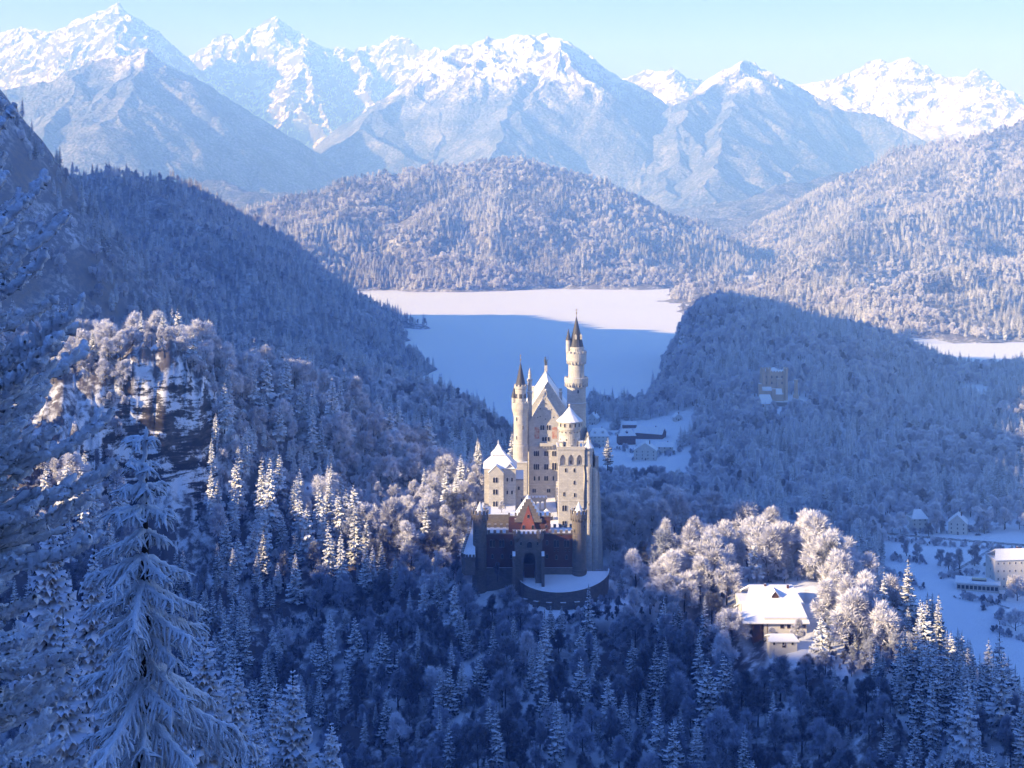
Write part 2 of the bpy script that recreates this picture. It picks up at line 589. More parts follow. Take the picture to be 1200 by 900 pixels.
# --- mountain on the right
RG = Ridges(21)
sil_g = pts_px([(838, 330, 4200), (872, 304, 4500), (910, 268, 4700), (955, 234, 4900), (1005, 202, 5000), (1060, 176, 5000), (1110, 164, 4900), (1150, 160, 4800), (1200, 143, 4800), (1300, 112, 4800), (1450, 130, 4800)])
RG.line(sil_g, 0.55)
RG.spurs(sil_g, 260, 600, 0.34, 0.55, toward=(-0.35, -0.94), spread=0.55, child=1, floor=5)
sp1 = pts_px([(1230, 205, 4300), (1180, 232, 4050), (1120, 236, 3900), (1060, 252, 3750), (1000, 276, 3600), (940, 310, 3450), (880, 334, 3330)])
RG.line(sp1, 0.55)
RG.spurs(sp1, 200, 420, 0.36, 0.6, toward=(0.1, -1), spread=0.5, child=1, floor=5)
sp2 = pts_px([(1150, 160, 4800), (1085, 198, 4600), (1020, 240, 4400), (965, 280, 4200), (920, 312, 4000), (872, 336, 3700)])
RG.line(sp2, 0.5)
sp3 = pts_px([(1320, 270, 3300), (1240, 292, 3150), (1170, 310, 3000), (1100, 322, 2900), (1030, 340, 2800), (960, 352, 2800)])
RG.line(sp3, 0.5)
RG.spurs(sp3, 130, 260, 0.30, 0.55, toward=(0.1, -1), spread=0.5, child=1, floor=3)
RG.line(pts_px([(1300, 330, 2850), (1200, 345, 2750), (1120, 352, 2700), (1050, 356, 2680), (990, 362, 2700)]), 0.30)
RG.line(pts_px([(858, 338, 3300), (888, 343, 3120), (930, 350, 2950), (980, 360, 2780), (1060, 372, 2600), (1150, 384, 2520), (1300, 388, 2520)]), 0.15)
RG.line(pts_px([(925, 318, 3500), (965, 332, 3150), (1010, 345, 2900)]), 0.45)
HG = lambda x, y: RG(x, y, 36, 170, 9) + fbm(x / 90, y / 90, 4, 15) * 9

# meshes
X, Y, PXg = fan(-420, 1700, 4, 26, 15000, 560)
ground = tag(link('ground', grid_mesh('ground', X, Y, H0(X, Y), M_GROUND)), 'snowy valley floor with steep wooded banks', kind='structure')
xs = np.arange(-1900, 60, 9.0); ys = np.arange(-1500, 3300, 10.0)
X, Y = np.meshgrid(xs, ys)
wooded_mountain = tag(link('wooded_mountain', grid_mesh('wooded_mountain', X, Y, HA(X, Y), M_FLOOR)), kind='structure')
# slope the camera stands on, behind the first metres of the ground sheet
X, Y = np.meshgrid(np.arange(-1000, 1000, 12.0), np.arange(-900, 34, 8.0))
tag(link('hillside', grid_mesh('hillside', X, Y, 236 + (30 - Y) * 0.55 + fbm(X / 50, Y / 50, 3, 40) * 4 - 3.0 - sstep(-60, 30, Y) * 3, M_FLOOR)), kind='structure')
X, Y, _ = fan(180, 1020, 3, 3380, 5600, 170)
tag(link('wooded_hill', grid_mesh('wooded_hill', X, Y, HH(X, Y), M_FLOOR)), kind='structure')
X, Y, _ = fan(740, 1500, 3, 2420, 6600, 210)
tag(link('forest_mountain', grid_mesh('forest_mountain', X, Y, HG(X, Y), M_FLOOR)), kind='structure')

# frozen lakes
M_ICE = m_ice()


def sheet(name, pts, z, mat):
    me = bpy.data.meshes.new(name)
    me.from_pydata([(x, y, z) for x, y in pts], [], [list(range(len(pts)))])
    me.materials.append(mat)
    return link(name, me)


tag(sheet('lake', [(-700, 1400), (330, 1400), (330, 2000), (420, 2700), (440, 3560), (-900, 3560)], 0.0, M_ICE), kind='structure')
tag(sheet('lake', [(560, 2130), (1150, 2060), (1150, 2500), (590, 2400)], 0.0, M_ICE), kind='structure')

# --- far mountains
def mountain(name, rows, px0, px1, Y0, Y1, slope, spur, treeline, seed, extra=(), toward=(0, -1), n=270, dpx=1.4, jag=16.0, nz=26.0, sl2=None, mat=None, warp=60, floor=0):
    r = Ridges(seed)
    c = pts_px(rows)
    r.line(c, slope, jag)
    sp, ln, drop = spur
    r.spurs(c, sp, ln, drop, sl2 or slope * 1.05, toward=toward, spread=0.45, child=2, floor=floor)
    for e in extra:
        q = pts_px(e)
        r.line(q, slope, jag * .6)
        r.spurs(q, sp * .8, ln * .45, drop * 1.2, slope * 1.1, toward=toward, spread=0.9, child=1, floor=floor)
    X, Y, _ = fan(px0, px1, dpx, Y0, Y1, n)
    Z = r(X, Y, warp, 420, seed)
    a = sstep(100, 900, Z)
    wx = X + fbm(X / 150, Y / 150, 2, seed + 2) * 40
    Z = Z + (ridged(wx / 260, Y / 260, 3, seed, 0.5) - .6) * nz * .62 * (.3 + a)
    Z = Z + (ridged(wx / 95, Y / 120, 4, seed + 7, 0.6) - .6) * nz * .22 * (.2 + a)
    return tag(link(name, grid_mesh(name, X, Y, Z, mat or m_mountain(name + ' rock and snow', treeline), False)), kind='structure')


# nearest high ridge, centre
mountain('mountain', [(330, 226, 7600), (360, 196, 7800), (420, 152, 8200), (470, 112, 8600), (500, 90, 8800), (545, 52, 9200), (582, 46, 9300), (620, 41, 9300), (640, 44, 9300), (655, 42, 9200), (676, 56, 9200), (700, 76, 9300), (735, 98, 9500), (770, 150, 9500), (820, 215, 9200)],
         240, 960, 6000, 11500, 0.72, (420, 1500, .42), 700, 31, toward=(0.42, -.9),
         extra=[[(620, 41, 9300), (610, 90, 8700), (590, 140, 8000), (580, 190, 7300)], [(700, 76, 9300), (720, 130, 8700), (760, 190, 8000), (800, 230, 7200)]])
# dark wooded peak on the left with a lit snowfield
mountain('mountain', [(-140, 150, 7600), (-60, 130, 7600), (30, 100, 7700), (90, 80, 7700), (135, 68, 7700), (172, 62, 7700), (200, 84, 7700), (240, 112, 7700), (290, 145, 7800), (340, 185, 7900), (390, 225, 8000)],
         -160, 440, 5600, 9600, 0.62, (430, 1300, .40), 800, 37, toward=(0.35, -.93),
         extra=[[(172, 62, 7700), (150, 110, 7100), (120, 150, 6600)], [(90, 80, 7700), (70, 130, 7000), (60, 170, 6500)]])
# back row
mountain('mountain', [(-120, 55, 11500), (-40, 48, 11500), (5, 42, 11500), (25, 36, 11400), (60, 40, 11400), (85, 32, 11400), (105, 18, 11300), (125, 16, 11300), (143, 7, 11300), (160, 22, 11300), (185, 50, 11300), (215, 74, 11400), (250, 100, 11500), (300, 150, 11700)],
         -160, 340, 9300, 13500, 0.85, (380, 1500, .5), 420, 41, jag=22, nz=42)
mountain('mountain', [(190, 100, 12600), (226, 74, 12500), (243, 52, 12400), (256, 42, 12400), (270, 46, 12400), (286, 44, 12300), (300, 32, 12300), (320, 22, 12300), (338, 30, 12300), (350, 42, 12300), (372, 50, 12300), (392, 60, 12300), (420, 58, 12400), (445, 58, 12300), (456, 50, 12300), (466, 45, 12300), (478, 54, 12300), (490, 72, 12400), (520, 110, 12600), (560, 150, 12800)],
         160, 620, 9800, 14500, 0.85, (380, 1600, .46), 330, 43, jag=24, nz=46)
# right hand peaks
mountain('mountain', [(690, 110, 11500), (735, 92, 11500), (760, 84, 11400), (780, 81, 11300), (800, 90, 11300), (828, 96, 11400), (850, 104, 11400), (900, 120, 11600)],
         660, 930, 9800, 13000, 0.75, (360, 1200, .45), 380, 47)
mountain('mountain', [(740, 190, 9200), (775, 158, 9200), (800, 128, 9200), (830, 98, 9200), (852, 82, 9200), (872, 71, 9200), (890, 80, 9200), (920, 95, 9300), (960, 118, 9400), (1000, 138, 9500), (1040, 152, 9500), (1090, 190, 9500)],
         700, 1130, 6300, 11200, 0.72, (360, 1400, .42), 740, 53, toward=(0.25, -1),
         extra=[[(872, 71, 9200), (860, 120, 8600), (850, 160, 7900), (840, 200, 7200)], [(1000, 138, 9500), (960, 175, 8600), (925, 205, 7600), (905, 230, 6900)]])
mountain('mountain', [(900, 125, 11200), (938, 102, 11200), (975, 94, 11000), (1005, 82, 11000), (1030, 70, 11000), (1048, 72, 11000), (1062, 71, 11000), (1085, 84, 11000), (1110, 104, 11000), (1150, 130, 11000), (1200, 165, 11200)],
         870, 1260, 8800, 12800, 0.70, (400, 1500, .42), 440, 59, toward=(-.1, -1))
mountain('mountain', [(1080, 120, 12600), (1112, 94, 12600), (1128, 92, 12500), (1148, 82, 12500), (1160, 94, 12500), (1180, 112, 12600), (1200, 124, 12600), (1260, 130, 12600), (1360, 110, 12600)],
         1050, 1420, 11000, 14200, 0.9, (350, 1200, .5), 380, 61, jag=22, nz=42)
# low wooded foothills between the lake and the high ridges
RF = Ridges(71)
RF.line(pts_px([(700, 258, 6300), (760, 245, 6200), (820, 240, 6000), (880, 232, 6000), (930, 214, 6000), (980, 205, 6100), (1060, 195, 6200)]), .35)
RF.line(pts_px([(230, 212, 5600), (280, 218, 5500), (330, 226, 5500), (380, 236, 5600)]), .35)
RF.line(pts_px([(760, 262, 5300), (840, 258, 5300), (900, 246, 5300), (960, 240, 5400)]), .3)
X, Y, _ = fan(150, 1120, 2.5, 4900, 7600, 150)
tag(link('foothill', grid_mesh('foothill', X, Y, RF(X, Y, 60, 260, 4, base=-60) + fbm(X / 120, Y / 120, 4, 61) * 12, m_mountain('foothill woods', 2500, 1.3))), kind='structure')


def Hall(x, y):
    return np.maximum(np.maximum(H0(x, y), HA(x, y)), np.maximum(HH(x, y), HG(x, y)))


# lowest visible height at every place, so that trees hidden by the land are not planted
_vp = np.arange(-220, 1425, 5.0)
_vy = 60 * (6500 / 60) ** np.linspace(0, 1, 330)
_PX, _YY = np.meshgrid(_vp, _vy, indexing='ij')
_el = (Hall((_PX - 600) / F * _YY, _YY) - ZC) / _YY
_cm = np.maximum.accumulate(_el, 1)


def seen(x, y, top):
    px = 600 + F * x / y
    i = np.clip(np.round((px + 220) / 5).astype(int), 0, len(_vp) - 1)
    j = np.clip(np.searchsorted(_vy, y) - 2, 0, len(_vy) - 1)
    return ((top - ZC) / y > _cm[i, j] - 0.0005) & (px > -200) & (px < 1400)
# ------------------------------------------------------------------ trees
def m_bark():
    t = NT('frosted bark')
    nz = t.nz()
    n1 = t.noise(0.9, 3, 0.6, t.obj())
    f = t.ramp(t.math('ADD', nz, t.math('MULTIPLY', n1, 0.8)), 0.55, 0.95)
    return t.diffuse(t.mix(f, (0.055, 0.045, 0.042), FROST))


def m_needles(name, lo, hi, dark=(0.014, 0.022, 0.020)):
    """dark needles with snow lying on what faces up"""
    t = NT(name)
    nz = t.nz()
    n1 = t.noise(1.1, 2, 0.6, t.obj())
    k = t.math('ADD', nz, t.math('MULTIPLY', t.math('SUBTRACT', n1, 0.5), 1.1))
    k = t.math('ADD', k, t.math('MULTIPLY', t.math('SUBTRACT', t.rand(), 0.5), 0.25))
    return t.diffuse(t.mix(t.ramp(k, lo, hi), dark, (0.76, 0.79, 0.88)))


def m_twigs(name, a, b, rnd=0.35):
    """hoar frost on bare twigs: a is the rimed colour, b the bare one"""
    t = NT(name)
    n1 = t.noise(0.35, 3, 0.65, t.obj())
    k = t.math('ADD', n1, t.math('MULTIPLY', t.math('SUBTRACT', t.rand(), 0.5), rnd * 1.2))
    return t.diffuse(t.mix(t.ramp(k, 0.36, 0.78), a, b))


M_BARK = m_bark()
M_NEEDLE = m_needles('snowy needles', 0.05, 0.50)
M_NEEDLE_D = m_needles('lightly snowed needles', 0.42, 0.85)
M_TWIG = m_twigs('rimed twigs', (0.82, 0.83, 0.92), (0.54, 0.55, 0.64))
M_TWIG_D = m_twigs('thinly rimed twigs', (0.44, 0.48, 0.60), (0.16, 0.17, 0.21), 0.5)


class MB:
    """collects vertices and faces of one mesh"""

    def __init__(self):
        self.v = []; self.q = []; self.t = []; self.n = 0

    def add(self, V, q=None, t=None):
        V = np.asarray(V, float)
        if q is not None and len(q): self.q.append(np.asarray(q, int) + self.n)
        if t is not None and len(t): self.t.append(np.asarray(t, int) + self.n)
        self.v.append(V); self.n += len(V)

    def tube(self, pts, rad, sides=5, jit=0.0, r=None, cap=True):
        pts = np.asarray(pts, float); n = len(pts)
        rad = np.broadcast_to(np.asarray(rad, float), (n,))
        d = np.gradient(pts, axis=0) if n > 1 else np.array([[0, 0, 1.]])
        d /= np.linalg.norm(d, axis=1)[:, None] + 1e-9
        up = np.array([0, 0, 1.0]) if abs(d[:, 2]).mean() < .8 else np.array([1.0, 0, 0])
        a = np.cross(d, up); a /= np.linalg.norm(a, axis=1)[:, None] + 1e-9
        b = np.cross(a, d)
        th = np.arange(sides) * 2 * math.pi / sides
        R = rad[:, None] * np.ones(sides)
        if jit and r is not None: R = R * (1 + jit * r.normal(size=R.shape))
        V = pts[:, None] + (np.cos(th)[None, :, None] * a[:, None] + np.sin(th)[None, :, None] * b[:, None]) * R[:, :, None]
        i = np.arange(n * sides).reshape(n, sides); j = np.roll(i, -1, 1)
        q = np.stack([i[:-1], i[1:], j[1:], j[:-1]], -1).reshape(-1, 4)
        self.add(V.reshape(-1, 3), q)

    def mesh(self, name, mat, smooth=True):
        f = []
        if self.q: f.append(np.concatenate(self.q))
        if self.t: f.append(np.concatenate(self.t))
        return mesh_np(name, np.concatenate(self.v), f, mat, smooth)


def spruce_meshes(seed, h=20.0, w=4.0, whorls=24, bare=0.10, droop=0.35, mat=None, per=8, ragged=0.15):
    r = np.random.default_rng(seed)
    tr = MB()
    lean = r.normal(size=2) * 0.15
    zz = np.linspace(-3.0, h, 7)
    tp = np.stack([lean[0] * (zz / h) ** 2, lean[1] * (zz / h) ** 2, zz], 1)
    tr.tube(tp, 0.017 * h * np.linspace(1.1, 0.05, 7), 6)
    c = MB()
    for k in range(whorls):
        f = min(1.0, max(0.0, (k + r.uniform(-.2, .2)) / (whorls - 1)))
        z0 = h * (bare + (1 - bare) * f ** 0.95)
        if z0 > h * 0.985: z0 = h * 0.985
        L0 = w * ((1 - f) ** 0.80 * (0.55 + .45 * min(1, (f + .06) * 4)) + 0.05)
        m = per if f < .85 else 5
        for b in range(m):
            az = (b + r.uniform(-.35, .35)) * 2 * math.pi / m + k * 2.4
            L = L0 * r.uniform(1 - ragged * 2, 1 + ragged)
            if r.random() < ragged * .5: L *= .55
            ca, sa = math.cos(az), math.sin(az)
            t = np.array([0.02, .35, .7, 1.0])
            dr = droop * r.uniform(.7, 1.3) * (1.15 - f * .9)
            zj = z0 + r.uniform(-.55, .45) * h / whorls * (1 if f < .92 else .3)
            zc = zj - dr * L * t ** 1.25 + 0.14 * L * t ** 3
            hw = L * np.array([.05, .20, .17, .015]) + .05
            cx, cy = ca * L * t, sa * L * t
            j = r.uniform(.75, 1.25, size=(2, 4))
            lx, ly = cx - sa * hw * j[0], cy + ca * hw * j[0]
            rx, ry = cx + sa * hw * j[1], cy - ca * hw * j[1]
            lz = zc - hw * .55 * j[0]; rz = zc - hw * .55 * j[1]
            V = np.concatenate([np.stack([lx, ly, lz], 1), np.stack([cx, cy, zc], 1), np.stack([rx, ry, rz], 1)])
            q = []
            for i in range(3):
                q += [(i, i + 1, 5 + i, 4 + i), (4 + i, 5 + i, 9 + i, 8 + i)]
            c.add(V, q)
            # hanging sprays along both edges and the tip
            for sx, sy, sz in ((lx, ly, lz), (rx, ry, rz)):
                a = np.stack([sx, sy, sz], 1)
                T = []; VV = []
                for i in range(3):
                    p0, p1 = a[i], a[i + 1]
                    mid = (p0 + p1) / 2
                    out = mid - np.array([cx[i:i + 2].mean(), cy[i:i + 2].mean(), mid[2]])
                    tip = mid + out * .45 - np.array([0, 0, 1.0]) * L * r.uniform(.10, .22) + np.array([ca, sa, 0]) * L * .12
                    n = len(VV)
                    VV += [p0, p1, tip]; T.append((n, n + 1, n + 2))
                c.add(VV, t=T)
    # leader
    c.add([(0.12, 0, h * .93), (-.08, .1, h * .93), (-.08, -.1, h * .93), (lean[0], lean[1], h * 1.03)], t=[(0, 1, 3), (1, 2, 3), (2, 0, 3)])
    return tr.mesh('trunk', M_BARK), c.mesh('crown', mat or M_NEEDLE, smooth=False)


def broad_meshes(seed, h=16.0, spread=6.0, stem=0.28, up=0.55, twig=1.9, n_tw=40, depth=3, mat=None, oval=1.0, tw_w=0.085):
    r = np.random.default_rng(seed)
    tr = MB(); c = MB()
    TV = []

    def limb(p, d, L, rad, lev):
        n = 4
        pts = [p.copy()]
        for i in range(n - 1):
            d = d + r.normal(size=3) * 0.16 + np.array([0, 0, 0.07])
            d /= np.linalg.norm(d)
            p = p + d * L / (n - 1)
            pts.append(p.copy())
        tr.tube(pts, np.linspace(rad, rad * .55, n), 4 if lev else 6)
        if lev >= depth:
            k = n_tw
            t = r.random(k) ** .7
            base = np.array(pts[0]) + (np.array(pts[-1]) - np.array(pts[0])) * t[:, None]
            dd = d + r.normal(size=(k, 3)) * 0.62 + np.array([0, 0, .10])
            dd /= np.linalg.norm(dd, axis=1)[:, None]
            ln = twig * r.uniform(.5, 1.2, k)
            e = base + dd * ln[:, None]
            s = np.cross(dd, r.normal(size=(k, 3))); s /= np.linalg.norm(s, axis=1)[:, None] + 1e-9
            s *= tw_w * r.uniform(.6, 1.3, (k, 1))
            m1 = base + dd * ln[:, None] * .55
            TV.append(np.stack([base, m1 - s, e, m1 + s], 1).reshape(-1, 3))
            return
        m = 4 if lev == 0 else 3
        for i in range(m):
            t = 0.45 + .55 * (i + r.random() * .6) / m
            q = np.array(pts[0]) * 0 + _at(pts, min(t, 1.0))
            az = r.uniform(0, 2 * math.pi)
            side = np.cross(d, [math.cos(az), math.sin(az), .2]); side /= np.linalg.norm(side) + 1e-9
            nd = d * .62 + side * r.uniform(.5, .85) + np.array([0, 0, up * .3])
            nd /= np.linalg.norm(nd)
            limb(q, nd, L * r.uniform(.52, .74), rad * .5, lev + 1)
        limb(np.array(pts[-1]), d, L * .6, rad * .5, lev + 1)

    def _at(pts, t):
        x = t * (len(pts) - 1); i = min(int(x), len(pts) - 2); f = x - i
        return np.array(pts[i]) * (1 - f) + np.array(pts[i + 1]) * f

    zs = h * stem
    tr.tube([(0, 0, -3), (0, 0, 0), (r.normal() * .15, r.normal() * .15, zs), (r.normal() * .3, r.normal() * .3, h * .62)], [.026 * h, .022 * h, .017 * h, .007 * h], 6)
    m = 9
    for i in range(m):
        f = i / (m - 1)
        z = zs + (h * .60 - zs) * f
        az = i * 2.4 + r.uniform(-.4, .4)
        el = up * (.55 + .9 * f) + r.normal() * .08
        d = np.array([math.cos(az) * math.cos(el), math.sin(az) * math.cos(el), math.sin(el)])
        limb(np.array([0, 0, z]), d, spread * .62 * (1.0 - .28 * f * oval) * r.uniform(.75, 1.15), .010 * h, 1)
    V = np.concatenate(TV)
    V[:, 2] = np.minimum(V[:, 2], h * 1.08)
    i = np.arange(len(V)).reshape(-1, 4)
    c.add(V, i)
    return tr.mesh('trunk', M_BARK), c.mesh('crown', mat or M_TWIG, smooth=False)


KINDS = {
    'spruce': [spruce_meshes(101, 20, 3.9, 24), spruce_meshes(102, 21, 3.1, 25, droop=.5, ragged=.2), spruce_meshes(103, 19, 4.6, 22, bare=.06, ragged=.25)],
    'dark_spruce': [spruce_meshes(111, 21, 3.7, 25, mat=M_NEEDLE_D), spruce_meshes(112, 22, 3.2, 26, mat=M_NEEDLE_D, droop=.5, ragged=.22), spruce_meshes(113, 20, 4.4, 23, mat=M_NEEDLE_D, ragged=.3)],
    'frosted_tree': [broad_meshes(201, 16, 6.0, up=.7, stem=.22), broad_meshes(202, 17, 5.2, up=.9, stem=.2, oval=1.3), broad_meshes(203, 15.5, 7.0, up=.55, stem=.18), broad_meshes(204, 17, 4.6, up=1.0, stem=.18, oval=1.6)],
    'bare_tree': [broad_meshes(211, 16, 4.8, mat=M_TWIG_D, n_tw=30, tw_w=.07, up=.85, stem=.2, oval=1.3), broad_meshes(212, 17, 4.0, up=1.05, stem=.16, oval=1.6, mat=M_TWIG_D, n_tw=30, tw_w=.07), broad_meshes(213, 15, 5.6, up=.7, stem=.15, mat=M_TWIG_D, n_tw=30, tw_w=.07)],
}
for k_, v_ in KINDS.items():
    for t_, c_ in v_:
        t_.name = k_ + ' trunk'; c_.name = k_ + ' crown'
HT = {'spruce': 20.0, 'dark_spruce': 21.0, 'frosted_tree': 16.5, 'bare_tree': 16.0}


def plant(kind, variant, x, y, z, s, rot, name=None):
    t, c = KINDS[kind][variant % len(KINDS[kind])]
    o = empty(name or {'dark_spruce': 'spruce'}.get(kind, kind), (x, y, z))
    o.scale = (s, s, s * 1.0)
    o.rotation_euler = (0, 0, rot)
    a = link('trunk', t, o); b = link('crown', c, o)
    return o


_src = {}


def forest(name, pts, label=None):
    """one wood as one object: points that carry a kind of tree each. pts rows: x, y, z, kind index, variant, scale, rotation"""
    pts = np.asarray(pts, float)
    me = bpy.data.meshes.new(name)
    me.vertices.add(len(pts)); me.vertices.foreach_set('co', pts[:, :3].astype(np.float32).ravel())
    for an, col in (('which', pts[:, 3] * 10 + pts[:, 4]), ('size', pts[:, 5]), ('turn', pts[:, 6])):
        at = me.attributes.new(an, 'FLOAT', 'POINT'); at.data.foreach_set('value', col.astype(np.float32))
    o = link(name, me)
    tag(o, label, None, None, 'stuff')
    g = bpy.data.node_groups.new(name, 'GeometryNodeTree')
    g.interface.new_socket('Geometry', in_out='INPUT', socket_type='NodeSocketGeometry')
    g.interface.new_socket('Geometry', in_out='OUTPUT', socket_type='NodeSocketGeometry')
    N = g.nodes; Lk = g.links
    gi = N.new('NodeGroupInput'); go = N.new('NodeGroupOutput')
    join = N.new('GeometryNodeJoinGeometry')

    def attr(nm):
        a = N.new('GeometryNodeInputNamedAttribute'); a.data_type = 'FLOAT'; a.inputs['Name'].default_value = nm
        return a.outputs['Attribute']
    w = attr('which'); sz = attr('size'); tn = attr('turn')
    xyz = N.new('ShaderNodeCombineXYZ'); Lk.new(tn, xyz.inputs[2])
    for key in sorted(set((pts[:, 3] * 10 + pts[:, 4]).astype(int))):
        srcs = _src[key]
        j2 = N.new('GeometryNodeJoinGeometry')
        for so in srcs:
            oi = N.new('GeometryNodeObjectInfo'); oi.transform_space = 'ORIGINAL'
            oi.inputs['Object'].default_value = so
            oi.inputs['As Instance'].default_value = False
            Lk.new(oi.outputs['Geometry'], j2.inputs[0])
        cmp_ = N.new('FunctionNodeCompare'); cmp_.data_type = 'FLOAT'; cmp_.operation = 'EQUAL'
        Lk.new(w, cmp_.inputs[0]); cmp_.inputs[1].default_value = float(key); cmp_.inputs['Epsilon'].default_value = 0.2
        ip = N.new('GeometryNodeInstanceOnPoints')
        Lk.new(gi.outputs[0], ip.inputs['Points']); Lk.new(cmp_.outputs[0], ip.inputs['Selection'])
        Lk.new(j2.outputs[0], ip.inputs['Instance']); Lk.new(xyz.outputs[0], ip.inputs['Rotation'])
        Lk.new(sz, ip.inputs['Scale'])
        Lk.new(ip.outputs[0], join.inputs[0])
    Lk.new(join.outputs[0], go.inputs[0])
    md = o.modifiers.new('trees', 'NODES'); md.node_group = g
    return o


KI = {'spruce': 0, 'dark_spruce': 1, 'frosted_tree': 2, 'bare_tree': 3}
KN = {v: k for k, v in KI.items()}


def jitter_grid(x0, x1, y0, y1, sp, r):
    gx, gy = np.meshgrid(np.arange(x0, x1, sp), np.arange(y0, y1, sp))
    gx = gx + r.uniform(-.48, .48, gx.shape) * sp; gy = gy + r.uniform(-.48, .48, gy.shape) * sp
    return gx.ravel(), gy.ravel()


def in_frame(x, y, m=140):
    px = 600 + F * x / np.maximum(y, 1)
    return (px > -m) & (px < 1200 + m)


def scatter(Hf, x0, x1, y0, y1, sp, cone, seed, keep=None, size=(.75, 1.15), light=0.0, other=()):
    """trees on a slope as rows for forest(); cone = chance of a conifer (number or function of x, y, z)"""
    r = np.random.default_rng(seed)
    x, y = jitter_grid(x0, x1, y0, y1, sp, r)
    k = in_frame(x, y)
    x, y = x[k], y[k]
    z = Hf(x, y)
    k = seen(x, y, z + 22)
    for o_ in other: k &= z > o_(x, y) - 2
    if keep is not None: k &= keep(x, y, z)
    x, y, z = x[k], y[k], z[k]
    pc = cone(x, y, z) if callable(cone) else np.full(len(x), cone)
    pl = light(x, y, z) if callable(light) else np.full(len(x), light)
    isc = r.random(len(x)) < pc
    dk = r.random(len(x)) < pl
    kind = np.where(isc, np.where(dk, 1, 0), np.where(dk, 3, 2))
    nv = np.array([len(KINDS[KN[i]]) for i in range(4)])[kind]
    var = np.floor(r.random(len(x)) * nv)
    s = r.uniform(*size, len(x)) * np.where(r.random(len(x)) < .12, .65, 1)
    return np.stack([x, y, z - 0.3, kind, var, s, r.uniform(0, 6.28, len(x))], 1)
# ------------------------------------------------------------------ near trees: every one a thing of its own up to 300 of a kind
def near_fields(x, y, z):
    px, py = proj(x, y, z)
    return px, py


def near_keep(x, y, z):
    px, py = proj(x, y, z)
    k = y > 330
    # castle hill top, forecourt and paths
    k &= ~(((px - 630) / 76) ** 2 + ((y - 664) / 54) ** 2 < 1)
    k &= ~((px > 556) & (px < 714) & (y > 600) & (y < 640)) & ~((px > 612) & (px < 712) & (y > 586) & (y < 601))
    # bare cliff
    k &= ~((px > 150) & (px < 246) & (y > 618) & (y < 690) & (py > 412))
    k &= ~((px > 40) & (px < 118) & (y > 600) & (y < 680) & (py > 450) & (py < 560))
    # house and its clearing
    k &= ~((px > 858) & (px < 964) & (y > 522) & (y < 612))
    k &= ~((px > 880) & (px < 950) & (y > 530) & (y < 612))
    return k


r4 = np.random.default_rng(404)

nx, ny = jitter_grid(-330, 420, 332, 905, 8.2, r4)
k = in_frame(nx, ny, 60)
nx, ny = nx[k], ny[k]
nz_ = H0(nx, ny)
k = near_keep(nx, ny, nz_) & seen(nx, ny, nz_ + 15)
nx, ny, nz_ = nx[k], ny[k], nz_[k]
npx, npy = proj(nx, ny, nz_)
k = ~((npx > 700) & (npx < 965) & (npy < 725) & (r4.random(len(nx)) < .42))
nx, ny, nz_, npx, npy = nx[k], ny[k], nz_[k], npx[k], npy[k]
# leave out what shows below the picture's lower edge only
k = (npy - 16 * F / ny < 905) & (nz_ > 14)
nx, ny, nz_, npx, npy = nx[k], ny[k], nz_[k], npx[k], npy[k]
low = sstep(620, 720, npy)
pc = np.full(len(nx), .45)


def zone(x0, x1, y0, y1, soft=25):
    return sstep(x0 - soft, x0 + soft, npx) * (1 - sstep(x1 - soft, x1 + soft, npx)) * sstep(y0 - soft, y0 + soft, npy) * (1 - sstep(y1 - soft, y1 + soft, npy))


def setz(arr, zn, v):
    return arr * (1 - zn) + v * zn


pc = setz(pc, zone(-80, 290, 300, 460), .28)
pc = setz(pc, zone(240, 460, 470, 660), .78)
pc = setz(pc, zone(400, 570, 470, 680), .18)
pc = setz(pc, zone(120, 340, 600, 950), .88)
pc = setz(pc, zone(340, 560, 680, 950), .36)
pc = setz(pc, zone(560, 730, 690, 950), .25)
pc = setz(pc, zone(700, 960, 540, 720), .05)
pc = setz(pc, zone(720, 960, 740, 950), .35)
pc = setz(pc, zone(950, 1070, 600, 790), .22)
pc = setz(pc, zone(1050, 1260, 640, 960), .86)
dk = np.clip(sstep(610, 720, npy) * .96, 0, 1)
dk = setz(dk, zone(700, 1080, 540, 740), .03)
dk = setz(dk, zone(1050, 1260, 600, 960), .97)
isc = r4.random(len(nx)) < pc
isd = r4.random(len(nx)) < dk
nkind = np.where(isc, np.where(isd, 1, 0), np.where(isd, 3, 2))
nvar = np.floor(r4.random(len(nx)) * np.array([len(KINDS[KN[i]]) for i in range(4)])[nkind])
ns = r4.uniform(.62, 1.08, len(nx)) * np.where(nkind < 2, r4.uniform(.7, 1.15, len(nx)), 1)
ns = ns * np.where((npx > 1050) & isc, 1.30, 1)
ns = ns * np.where((npx > 940) & (npx < 1070) & (npy < 800) & ~isc, 1.22, 1)
ns = ns * np.where((npx < 290) & (ny > 670), 1.0, 1)
ns = ns * np.clip(1 + .55 * fbm(nx / 45, ny / 45, 2, 88), .6, 1.45)
ns = ns * np.where((npx > 700) & (npx < 965) & (npy < 725) & ~isc, 1.3, 1)
nrot = r4.uniform(0, 6.28, len(nx))
nh = ns * np.array([HT[KN[i]] for i in range(4)])[nkind]
pix = nh * F / ny
NEAR = []
for conif in (True, False):
    idx = np.where(isc == conif)[0]
    inf = (npx[idx] > -10) & (npx[idx] < 1210) & (npy[idx] - pix[idx] < 880)
    order = idx[inf][np.argsort(-pix[idx][inf])][:292]
    NEAR.append(set(order.tolist()))
chosen = sorted(NEAR[0] | NEAR[1])
rest = np.array(sorted(set(range(len(nx))) - set(chosen)), int)
print('near trees', len(nx), 'individual', len(chosen), 'in the wood', len(rest))

